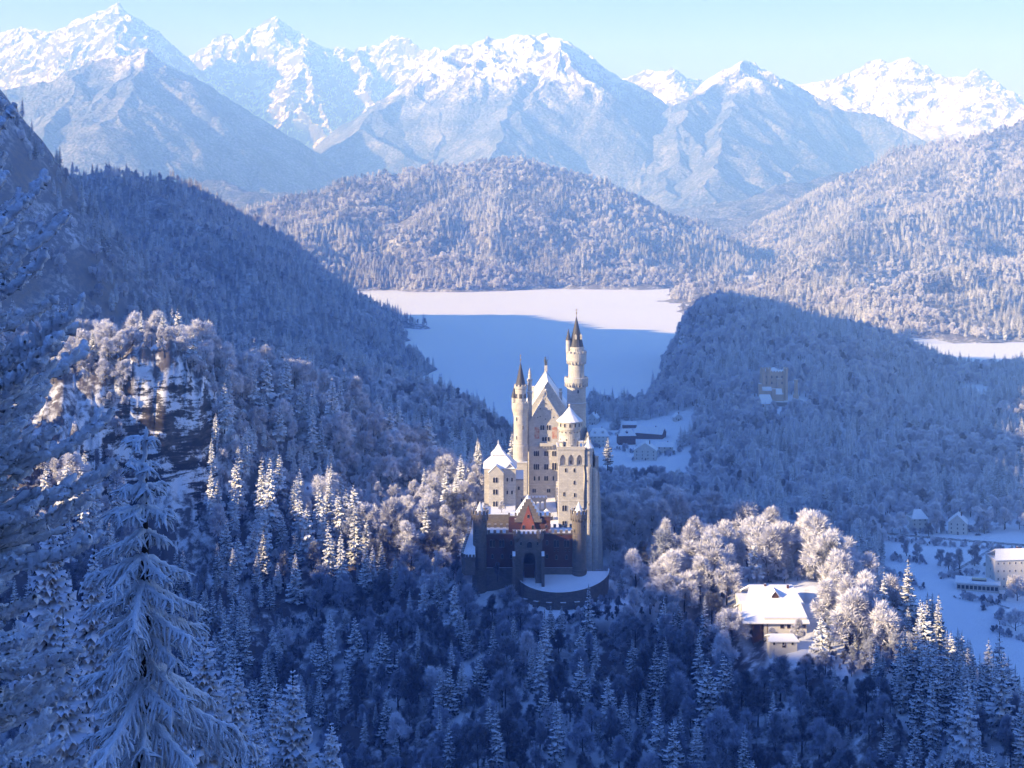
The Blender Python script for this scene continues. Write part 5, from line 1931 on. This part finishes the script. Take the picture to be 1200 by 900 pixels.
for lab, px, py, w, d, h, rh, rot, ax_, hip_ in (('villa with a broad hipped snowy roof by the valley road', 1078, 622, 11.5, 11, 9, 5, .1, 'x', 4.0),
                                          ('pale gabled villa with a side wing by the valley road', 1122, 627, 12.5, 11, 8.5, 5.5, -.35, 'y', 0)):
    Y = (ZC - 8) * F / (py - 200)
    house('villa', lab, 'house', px, py, Y, w, d, h, rh, rot, M_PLASTER, M_SNOW, 3, 3, ax_, hip_, True, 0, 'villas by the road', z=hz(px, Y) - .2)
Yh = (ZC - 8) * F / (690 - 200)
house('hotel', 'tall plain white block with rows of small windows at the meadow', 'building', 1190, 690, Yh, 26, 14, 19, 4.5, .12, M_PLASTER, M_SNOW, 4, 7, 'x', 4.0, True, 0, z=hz(1190, Yh) - .2)
# flat roofed pavilion
Yp_ = (ZC - 8) * F / (693 - 200)
px_, py_, _ = P(1146, 693, Yp_)
pav = empty('pavilion', (px_, py_, hz(1146, Yp_) - .1))
tag(pav, 'low flat roofed pavilion with a window band beside the white block', 'building')
pw_ = L('wall', M_PLASTER, lambda b: b.box(-12.5, 12.5, 0, 15, -5, 4.6), pav)
L('roof', M_SNOW, lambda b: (b.box(-13.3, 13.3, -.8, 15.8, 4.6, 5.3)), pav)
L('skylight', M_GLASS, lambda b: (b.box(-3.5, 5, 5, 9.5, 5.3, 6.2)), pav)
for k in range(10):
    q = link('window', window_mesh_cached(1.9, 2.4, M_GREY), pw_); q.location = (-11.2 + k * 2.45, 0, 1.2)
pav.rotation_euler = (0, 0, -.28)
house('shed', 'low snow covered shed with a dark long eave at the meadow edge', 'shed', 1183, 722, (ZC - 8) * F / (722 - 200), 12, 6, 2.6, 1.8, .6, M_TIMBER, M_SNOW, 1, 4, 'x', 0, False, z=hz(1183, (ZC - 8) * F / 522) - .1)

# road, fence and car in the valley
M_ROAD = NT('packed snow on asphalt')
_n = M_ROAD.noise(.5, 4, .6, M_ROAD.pos())
M_ROAD = M_ROAD.diffuse(M_ROAD.mix(M_ROAD.ramp(_n, .4, .65), (0.16, 0.16, 0.18), (0.60, 0.62, 0.68)))


def strip(name, pts, w, mat, lift):
    V = []; Q = []
    P_ = []
    for (a, b) in zip(pts[:-1], pts[1:]):
        for t in np.linspace(0, 1, 14, endpoint=False): P_.append((a[0] + (b[0] - a[0]) * t, a[1] + (b[1] - a[1]) * t))
    P_.append(pts[-1])
    P_ = np.array(P_)
    d = np.gradient(P_, axis=0); d /= np.linalg.norm(d, axis=1)[:, None]
    nn = np.stack([-d[:, 1], d[:, 0]], 1)
    for s in (-1, -.5, 0, .5, 1):
        q = P_ + nn * w / 2 * s
        V.append(np.concatenate([q, (H0(q[:, 0], q[:, 1]) + lift)[:, None]], 1))
    V = np.stack(V, 1); n, m = V.shape[:2]
    i = np.arange(n * m).reshape(n, m)
    return link(name, mesh_np(name, V.reshape(-1, 3), np.stack([i[:-1, :-1], i[1:, :-1], i[1:, 1:], i[:-1, 1:]], -1).reshape(-1, 4), mat), None)


rd = [(X_(px, Y), Y) for px, Y in ((1000, 1128), (1060, 1110), (1120, 1096), (1180, 1084), (1260, 1070))]
tag(strip('road', rd, 5.5, M_ROAD, .25), kind='structure')
fe = B()
for k in range(60):
    x, y = rd[1][0] - 10 + k * 2.6, 0
    y = np.interp(x, [q[0] for q in rd], [q[1] for q in rd]) - 5
    z = float(H0(np.array([x]), np.array([y]))[0])
    fe.box(x - .08, x + .08, y - .08, y + .08, z - .5, z + 1.2)
    if k: fe.tube([(lx, ly, lz + 1.0), (x, y, z + 1.0)], [.06, .06], 4); fe.tube([(lx, ly, lz + .55), (x, y, z + .55)], [.06, .06], 4)
    lx, ly, lz = x, y, z
feo = link('fence', fe.mesh('fence', M_TIMBER, False))
tag(feo, 'thin dark post and rail fence along the valley road', 'fence')
Yc_ = (ZC - 8) * F / (628 - 200)
car = empty('parked_car', (X_(1146, Yc_), Yc_, hz(1146, Yc_) + .15))
tag(car, 'dark parked car with a snowy roof on the valley road next to the gabled villa', 'car')
_t = NT('dark car paint'); M_CAR = _t.principled(_t.mix(_t.ramp(_t.nz(True), .75, .95), (0.02, 0.022, 0.03), SNOW), .35)
cb_ = B()
prof = [(-2.1, .35), (-2.1, .85), (-1.5, 1.0), (-.9, 1.5), (.7, 1.5), (1.3, 1.0), (2.1, .85), (2.1, .35)]
V = [(x, s * .85, z) for s in (-1, 1) for x, z in prof]
n = len(prof)
cb_.add(V, [(i, (i + 1) % n, (i + 1) % n + n, i + n) for i in range(n)])
cb_.add(V, [(0, 7, 6, 1), (1, 6, 5, 2), (2, 5, 4, 3), (8, 9, 14, 15), (9, 10, 13, 14), (10, 11, 12, 13)])
link('body', cb_.mesh('body', M_CAR, False), car)
for sx in (-1.3, 1.3):
    for sy in (-.8, .8):
        wv = B(); wv.tube([(sx, sy - .1, .33), (sx, sy + .1, .33)], [.33, .33], 12)
        link('wheel', wv.mesh('wheel', M_GLASS, False), car)

# ochre castle on the wooded hill
Yo = 1600.0
ob = P(912, 478, Yo)
oc = empty('small_castle', ob)
tag(oc, 'ochre castle with crenellated corner turrets among frosted trees on the hill by the lake', 'castle')
so = Yo / F


def oX(px): return (px - 912) * so
def oZ(py): return ZP(py, Yo) - ob[2]


def keep_(b):
    b.box(oX(895), oX(923), 8, 26, -15, oZ(437))
    b.merlons(oX(895), oX(923), 7.9, 8.4, oZ(437), oZ(435.6), 1.4, 1.2)


kp = L('keep', M_OCHRE, keep_, oc)
L('roof', M_SNOW, lambda b: b.pyramid(oX(903), oX(917), 10, 24, oZ(437), oZ(432.5)), kp)
for px in (895.5, 922.5, 902):
    t_ = L('turret', M_OCHRE, lambda b: (b.lathe(oX(px), 8.5, [(2.1, -12), (2.1, oZ(436)), (2.5, oZ(435)), (2.5, oZ(433))], 8), b.ring_merlons(oX(px), 8.5, 2.6, oZ(433), oZ(431.8), 6, .6, .5)), oc)
for px, py in ((900, 443), (906, 443), (912, 443), (918, 443), (900, 450), (906, 450), (918, 450)):
    q = link('window', window_mesh_cached(1.6, 2.6, M_OCHRE), kp); q.location = (oX(px), 8, oZ(py) - 1.3)
by = L('bay', M_OCHRE, lambda b: (b.box(oX(912), oX(917), 6, 8.1, -5, oZ(446)), b.box(oX(911.5), oX(917.5), 5.7, 8.2, oZ(446), oZ(445))), kp)
wg = L('wing', M_OCHRE, lambda b: (b.box(oX(892), oX(908), 2, 10, -15, oZ(458)), b.box(oX(889.5), oX(893), 1, 6, -15, oZ(450)), b.box(oX(905), oX(909), 0, 5, -15, oZ(456)), b.box(oX(909), oX(919), 1, 9, -15, oZ(462))), oc)
L('wing_roof', M_SNOW, lambda b: (b.prism_x(oX(894), oX(905), 2, 10, oZ(458), oZ(454.5), .3), b.prism_x(oX(909.2), oX(917), 1, 9, oZ(462), oZ(456.5), .3)), wg)
gh = L('gate_wing', M_OCHRE, lambda b: b.box(oX(886), oX(906), -9, 1, -18, oZ(471)), oc)
L('gate_wing_roof', M_SNOW, lambda b: b.prism_x(oX(886), oX(905), -9, 1, oZ(471), oZ(462), .5, .4, 3), gh)
for px in (889, 893, 897, 901):
    q = link('window', window_mesh_cached(1.3, 2.0, M_OCHRE), gh); q.location = (oX(px), -9, oZ(475.5))
st_ = L('corner_tower', M_OCHRE, lambda b: (b.lathe(oX(934), 6, [(1.9, -15), (1.9, oZ(448)), (2.3, oZ(447)), (2.3, oZ(445.5))], 8), b.box(oX(931), oX(937), 5, 9, -15, oZ(463))), oc)
L('bastion', M_GREY, lambda b: b.add([(x, y, z) for z, f in ((-18, 1.0), (oZ(470.5), .97)) for x, y in ((oX(905) * f, -4), (oX(930) * f, -7), (oX(946) * f, 0), (oX(946) * f, 12), (oX(905) * f, 12))], [(0, 1, 6, 5), (1, 2, 7, 6), (2, 3, 8, 7), (3, 4, 9, 8), (4, 0, 5, 9)], [(5, 6, 7), (5, 7, 8), (5, 8, 9)]), oc)

# single trees about the meadow, the road and the house
for kind, v, px, py, s, lab in (
        ('frosted_tree', 0, 1192, 702, 1.05, 'round sunlit rime-white tree beside the lit patch of meadow'),
        ('frosted_tree', 1, 1172, 728, .7, 'small rime-white tree next to the low shed'),
        ('frosted_tree', 2, 1190, 735, .9, 'broad rime-white tree below the low shed'),
        ('bare_tree', 0, 1112, 672, .95, 'bare tree left of the flat roofed pavilion'),
        ('bare_tree', 1, 1124, 668, 1.0, 'tallest bare tree of the row behind the flat roofed pavilion'),
        ('bare_tree', 2, 1142, 664, .95, 'bare tree behind the skylight of the flat roofed pavilion'),
        ('bare_tree', 0, 1102, 664, .8, 'bare tree at the near end of the row behind the pavilion'),
        ('bare_tree', 1, 1062, 652, .8, 'bare bush-like tree in the middle of the meadow'),
        ('bare_tree', 2, 1075, 655, .7, 'low bare tree in the middle of the meadow'),
        ('bare_tree', 1, 1158, 668, .7, 'small bare tree next to the white block'),
        ('dark_spruce', 1, 1167, 672, .62, 'little dark spruce at the corner of the white block'),
        ('dark_spruce', 0, 1182, 697, .62, 'round dark spruce before the white block'),
        ('frosted_tree', 1, 1098, 625, 1.15, 'tall frosted tree between the two villas'),
        ('frosted_tree', 0, 1056, 624, 1.0, 'frosted tree left of the hipped villa'),
        ('frosted_tree', 3, 1040, 626, 1.0, 'frosted tree at the road end'),
        ('frosted_tree', 2, 1152, 622, 1.15, 'frosted tree right of the gabled villa'),
        ('bare_tree', 0, 1088, 629, .7, 'small dark bare tree before the hipped villa'),
        ('frosted_tree', 1, 1178, 620, 1.1, 'frosted tree over the road beyond the parked car')):
    Y = (ZC - 8) * F / (py - 200)
    o = plant(kind, v, X_(px, Y), Y, hz(px, Y) - 2.2 * s, s * 1.15, px * .7)
    tag(o, lab, 'tree', 'meadow trees')
for kind, v, px, py, Y, s, lab in (
        ('frosted_tree', 3, 935, 752, 549, .62, 'weeping rime-white birch before the veranda house'),
        ('frosted_tree', 1, 905, 741, 551, .5, 'thin frosted sapling in front of the dark veranda'),
        ('frosted_tree', 2, 858, 742, 560, 1.0, 'frosted tree touching the snowy roof at its near corner'),
        ('spruce', 2, 962, 772, 530, .95, 'half sunlit spruce beside the end of the snowy roof'),
        ('frosted_tree', 1, 848, 748, 548, 1.1, 'tall frosted tree that shades the snowy roof'),
        ('dark_spruce', 0, 776, 790, 545, .8, 'slim dark spruce alone on the snowy slope under the grove'),
        ('spruce', 0, 560, 548, 735, .72, 'sunlit spruce just behind the bower'),
        ('spruce', 2, 586, 545, 722, .5, 'small sunlit spruce behind the lantern roof of the bower'),
        ('spruce', 1, 600, 550, 725, .85, 'tall slender spruce between the bower and the palace'),
        ('dark_spruce', 2, 712, 545, 830, .75, 'dark spruce on the snow beyond the corner turret'),
        ('dark_spruce', 1, 499, 640, 655, .9, 'dark spruce standing out on the bank before the bower'),
        ('bare_tree', 1, 583, 676, 616, .45, 'small bare tree against the brick wall of the gatehouse'),
        ('frosted_tree', 3, 588, 600, 648, .35, 'little frosted tree in the courtyard under the bower'),
        ('dark_spruce', 0, 658, 748, 588, .6, 'spruce before the forecourt wall'),
        ('bare_tree', 0, 620, 735, 590, .6, 'thin tree before the curved forecourt wall'),
        ('bare_tree', 2, 695, 738, 592, .7, 'grey tree at the end of the forecourt wall')):
    X0, Y0, Z0 = P(px, py, Y)
    if py > 605: Z0 = min(Z0, hz(px, Y)) if py > 700 else Z0
    o = plant(kind, v, X0, Y0, Z0 - .4, s, px * .37)
    tag(o, lab, 'tree')

# hedges and brush about the meadow and the village
r6 = np.random.default_rng(66)
hb = []
for a, b_, n_ in (((1040, 634), (1200, 646), 70), ((1045, 655), (1085, 660), 26), ((1100, 678), (1150, 672), 22), ((1120, 700), (1165, 704), 16), ((1150, 712), (1200, 690), 24), ((1165, 735), (1200, 745), 16), ((1060, 625), (1160, 622), 40), ((700, 524), (790, 534), 36), ((705, 508), (745, 506), 22), ((745, 540), (800, 528), 26), ((1040, 668), (1080, 690), 26)):
    for t_ in np.linspace(0, 1, n_):
        px = a[0] + (b_[0] - a[0]) * t_ + r6.normal() * 2.5; py = a[1] + (b_[1] - a[1]) * t_ + r6.normal() * 1.0
        Y = (ZC - 8.5) * F / (py - 200)
        hb.append((X_(px, Y), Y, hz(px, Y) - .9, r6.choice([2, 3]), r6.integers(0, 3), r6.uniform(.12, .42), r6.uniform(0, 6.28)))
for k in range(70):
    px = r6.uniform(600, 722); Y = 621 - 24 * math.sqrt(max(0, 1 - ((px - 659) / 66) ** 2)) - r6.uniform(0, 6)
    hb.append((X_(px, Y), Y, hz(px, Y) - .6, r6.choice([2, 3]), r6.integers(0, 3), r6.uniform(.12, .34), r6.uniform(0, 6.28)))
forest('shrubbery', fix(np.array(hb, float)), 'frosted hedges and brush about the meadow and the village')
tag(strip('path', [(X_(px, Y), Y) for px, Y in ((1172, 1082), (1120, 1010), (1130, 960), (1190, 925), (1260, 905))], 2.6, M_ROAD, .25), kind='structure')

for k in range(17):
    px = 966 + 92 * r6.random(); Y = r6.uniform(528, 575)
    s_k = r6.uniform(1.15, 1.65)
    o = plant('frosted_tree', int(r6.choice([1, 3, 3, 1, 0])), X_(px, Y), Y, hz(px, Y) - .5, s_k, r6.uniform(0, 6.28))
    tag(o, 'tall feathery rime-white tree in the bright mass right beside the snowy roof', 'tree', 'tall rimed trees beside the snowy roof')
# ------------------------------------------------------------------ the big snow-laden trees close to the camera
def m_laden():
    t = NT('thick snow on twigs')
    nz = t.nz()
    p = t.obj()
    n1 = t.noise(7.0, 4, 0.65, p)
    n2 = t.noise(28.0, 3, 0.6, p)
    k = t.math('ADD', nz, t.math('MULTIPLY', t.math('SUBTRACT', n1, 0.5), 1.0))
    c = t.mix(t.ramp(k, -0.85, -0.30), (0.03, 0.04, 0.045), (0.84, 0.87, 0.93))
    h = t.math('ADD', n1, t.math('MULTIPLY', n2, 0.5))
    return t.diffuse(c, t.bump(h, 0.9, 0.05))


M_LADEN = m_laden()


def rot_z(v, a):
    c, s = math.cos(a), math.sin(a)
    return np.array([v[0] * c - v[1] * s, v[0] * s + v[1] * c, v[2]])


M_RIME = NT('thick rime on twigs')
_n1 = M_RIME.noise(9.0, 4, 0.65, M_RIME.obj())
_k = M_RIME.math('ADD', M_RIME.nz(), M_RIME.math('MULTIPLY', M_RIME.math('SUBTRACT', _n1, 0.5), 0.8))
M_RIME = M_RIME.diffuse(M_RIME.mix(M_RIME.ramp(_k, -1.15, -0.70), (0.08, 0.09, 0.10), (0.86, 0.88, 0.93)), M_RIME.bump(_n1, 1.0, 0.06))


def lumpy(m, pts, r0, r1, r, sides=6, jit=.16):
    pts = np.asarray(pts, float)
    n = len(pts)
    rad = np.linspace(r0, r1, n) * (1 + r.normal(size=n) * .24)
    rad[-1] *= .45
    m.tube(pts, np.maximum(rad, .006), sides, jit, r)


def hero_tree(name, label, x, y, z_top, H, Lfun, step, rise, twig_mode, seed, thick=1.0, skip=None, z_low=None):
    r = np.random.default_rng(seed)
    zb = z_top - H
    o = empty(name, (x, y, zb))
    tag(o, label, 'tree')
    tr = MB()
    tr.tube([(0, 0, -2), (0, 0, H * .3), (.05, 0, H * .7), (0.02, .03, H)], [.30, .24, .13, .02], 10, .06, r)
    link('trunk', tr.mesh('trunk', M_BARK), o)
    m = MB()
    # snow plastered on the leader
    zz = np.linspace(H * .9, H + .15, 14)
    lumpy(m, [(r.normal() * .03 + .05 * math.sin(v * 3), r.normal() * .03, v) for v in zz], .13 * thick, .05 * thick, r, 8, .3)
    d = 0.12
    while d < H - 1.0:
        zc = H - d
        if z_low is not None and zb + zc < z_low: break
        nb = (4 if d < 1 else r.integers(5, 7)) if twig_mode == 'hang' else 9
        a0 = r.uniform(0, 6.28)
        for b in range(nb):
            az = a0 + b * 6.283 / nb + r.normal() * .22
            L = Lfun(d) * (r.uniform(.78, 1.12) if r.random() < .65 else r.uniform(.45, .75))
            if skip and skip(az, d): continue
            up = rise(d) + r.normal() * .10
            n = max(5, int(L / .09) + 2)
            t = np.linspace(0, 1, n)
            dirv = np.array([math.cos(az), math.sin(az)])
            bend = r.normal() * .12
            rr = L * t
            hz_ = math.tan(up) * rr * .9 - (0.16 if twig_mode == 'hang' else -.05) * L * t ** 2 + (.17 if twig_mode == 'hang' else .12) * L * t ** 4
            px_ = dirv[0] * rr - dirv[1] * bend * rr * t
            py_ = dirv[1] * rr + dirv[0] * bend * rr * t
            pts = np.stack([px_, py_, zc + hz_], 1)
            lumpy(m, pts, (.05 + (.012 if twig_mode != 'hang' else .022) * L) * thick, .04 * thick, r, 7, .22)
            seg = np.linalg.norm(np.diff(pts, axis=0), axis=1).sum()
            gap = .13 if twig_mode == 'hang' else .15
            k = max(2, int(seg / gap))
            for j in range(1, k + 1):
                f = (j + r.uniform(-.3, .3)) / (k + .3)
                f = min(max(f, .10), .99)
                q = f * (n - 1); i = min(int(q), n - 2)
                p0 = pts[i] * (1 - q + i) + pts[i + 1] * (q - i)
                dv = pts[i + 1] - pts[i]; dv /= np.linalg.norm(dv)
                for sd in (-1, 1):
                    if twig_mode == 'hang':
                        # side branch, itself fringed with short hanging twigs
                        tl = min((.12 + .34 * L * (1 - .75 * f)) * r.uniform(.35, 1.1), .9)
                        w0 = rot_z(dv, sd * r.uniform(.45, 1.0)); w0[2] -= .12
                        P0 = [p0]; v = w0 / np.linalg.norm(w0)
                        for s in range(4):
                            v = v + np.array([0, 0, -.20]) + r.normal(size=3) * .06; v /= np.linalg.norm(v)
                            P0.append(P0[-1] + v * tl / 4)
                        lumpy(m, P0, .040 * thick, .024 * thick, r, 5, .25)
                        for s in range(0, 5):
                            if r.random() < .8:
                                hl = r.uniform(.07, .32) * (.6 + .25 * L)
                                e0 = P0[s]
                                sw = r.normal(size=2) * .05 + v[:2] * .10
                                lumpy(m, [e0, e0 + np.array([sw[0], sw[1], -hl * .5]), e0 + np.array([sw[0] * 1.5, sw[1] * 1.5, -hl])], .030 * thick, .014 * thick, r, 4, .25)
                        if sd > 0:
                            hl = r.uniform(.10, .42) * (.5 + .25 * L)
                            sw = r.normal(size=2) * .06
                            lumpy(m, [p0, p0 + np.array([sw[0], sw[1], -hl * .5]), p0 + np.array([sw[0], sw[1], -hl])], .034 * thick, .016 * thick, r, 5, .25)
                    else:
                        tl = (.16 + .46 * L * (1 - f * .8)) * r.uniform(.35, 1.0)
                        tl = min(tl, .85)
                        w0 = rot_z(dv, sd * r.uniform(.5, .85)); w0[2] += r.normal() * .12
                        P0 = [p0]; v = w0 / np.linalg.norm(w0)
                        for s in range(8):
                            v = v + np.array([0, 0, .04]) + dv * .06 + r.normal(size=3) * .07; v /= np.linalg.norm(v)
                            P0.append(P0[-1] + v * tl / 8)
                        lumpy(m, P0, .056 * thick, .040 * thick, r, 7, .28)
                        if tl > .35:
                            for s in (2, 4, 6):
                                for sg in (-1, 1):
                                    if r.random() < .6:
                                        w1 = rot_z(v, sg * r.uniform(.5, .9))
                                        e = P0[s] + w1 * tl * .3
                                        lumpy(m, [P0[s], (P0[s] + e) / 2 + np.array([0, 0, .01]), e], .038 * thick, .028 * thick, r, 5, .2)
        d += step(d) * r.uniform(.75, 1.25)
    link('crown', m.mesh('crown', M_LADEN if twig_mode == 'hang' else M_RIME, True), o)
    return o


x, y, z = P(168, 508, 34)
hero_tree('drooping_spruce', 'tall spruce with drooping branches hung with thick fringes of snow', x, y, z, 17.0,
          lambda d: min(2.45, .22 + .36 * d ** .92), lambda d: .52 + .02 * d, lambda d: .22 - .72 * min(1, d / 2.5), 'hang', 5, 1.0, z_low=ZC - 9.6 * 1.0 - 6.5)
x, y, z = P(-92, 205, 21)
hero_tree('laden_fir', 'fir at the edge with upturned branches coated in thick rime', x, y, z, 13.0,
          lambda d: min(2.4, 1.15 + .5 * d ** .8), lambda d: .56 + .02 * d, lambda d: .62 - .50 * min(1, d / 4.5), 'plane', 8, 1.15,
          skip=lambda az, d: math.cos(az) < -.35, z_low=ZC - 11.5)

KINDS['near_spruce'] = [spruce_meshes(301, 20, 3.7, 46, per=12, ragged=.22, droop=.42), spruce_meshes(302, 20, 3.2, 50, per=12, ragged=.25, droop=.5)]
for t_, c_ in KINDS['near_spruce']:
    t_.name = 'near_spruce trunk'; c_.name = 'near_spruce crown'
# snowy spruces on the bank between the big trees and the gorge
for i, (px, py, Y, s, lab) in enumerate((
        (343, 783, 170, 1.10, 'largest spruce of the pale pair at the foot of the gorge bank'),
        (322, 800, 178, .92, 'spruce leaning close on the largest one of the pale pair'),
        (240, 735, 120, 1.0, 'spruce peeping out behind the drooping snowy one'),
        (278, 775, 150, .9, 'slender spruce between the drooping one and the pale pair'),
        (388, 845, 165, .8, 'small spruce at the lower border beside the pale pair'),
        (300, 830, 140, .7, 'short spruce in front of the pale pair'),
        (205, 800, 100, .8, 'spruce hidden low behind the drooping branches'),
        (110, 640, 140, 1.1, 'dim spruce standing between the rimed fir and the drooping spruce'),
        (60, 600, 160, 1.15, 'dim spruce behind the upturned rimed branches'),
        (75, 720, 110, .9, 'dark spruce low between the two big snowy trees'))):
    X0, Y0, Z0 = P(px, py, Y)
    h = HT['spruce'] * s
    o = plant('near_spruce', i, X0, Y0, Z0 - h, s, i * 1.3, 'spruce')
    tag(o, lab, 'tree', 'pale spruces on the near bank')
# ------------------------------------------------------------------ haze
def haze_box():
    t = NT('haze')
    v = t.n('ShaderNodeVolumePrincipled')
    v.inputs['Color'].default_value = HAZE_COL
    v.inputs['Density'].default_value = HAZE
    v.inputs['Absorption Color'].default_value = (1, 1, 1, 1)
    v.inputs['Anisotropy'].default_value = 0.0
    t.l(v.outputs[0], t.out.inputs['Volume'])
    x0, x1, y0, y1, z0, z1 = -14000, 14000, -3000, 15500, -420, 1500
    V = [(x, y, z) for z in (z0, z1) for x, y in ((x0, y0), (x1, y0), (x1, y1), (x0, y1))]
    Fc = [(3, 2, 1, 0), (4, 5, 6, 7), (0, 1, 5, 4), (1, 2, 6, 5), (2, 3, 7, 6), (3, 0, 4, 7)]
    me = bpy.data.meshes.new('haze'); me.from_pydata(V, [], Fc); me.materials.append(t.m)
    tag(link('haze', me), kind='stuff')


haze_box()
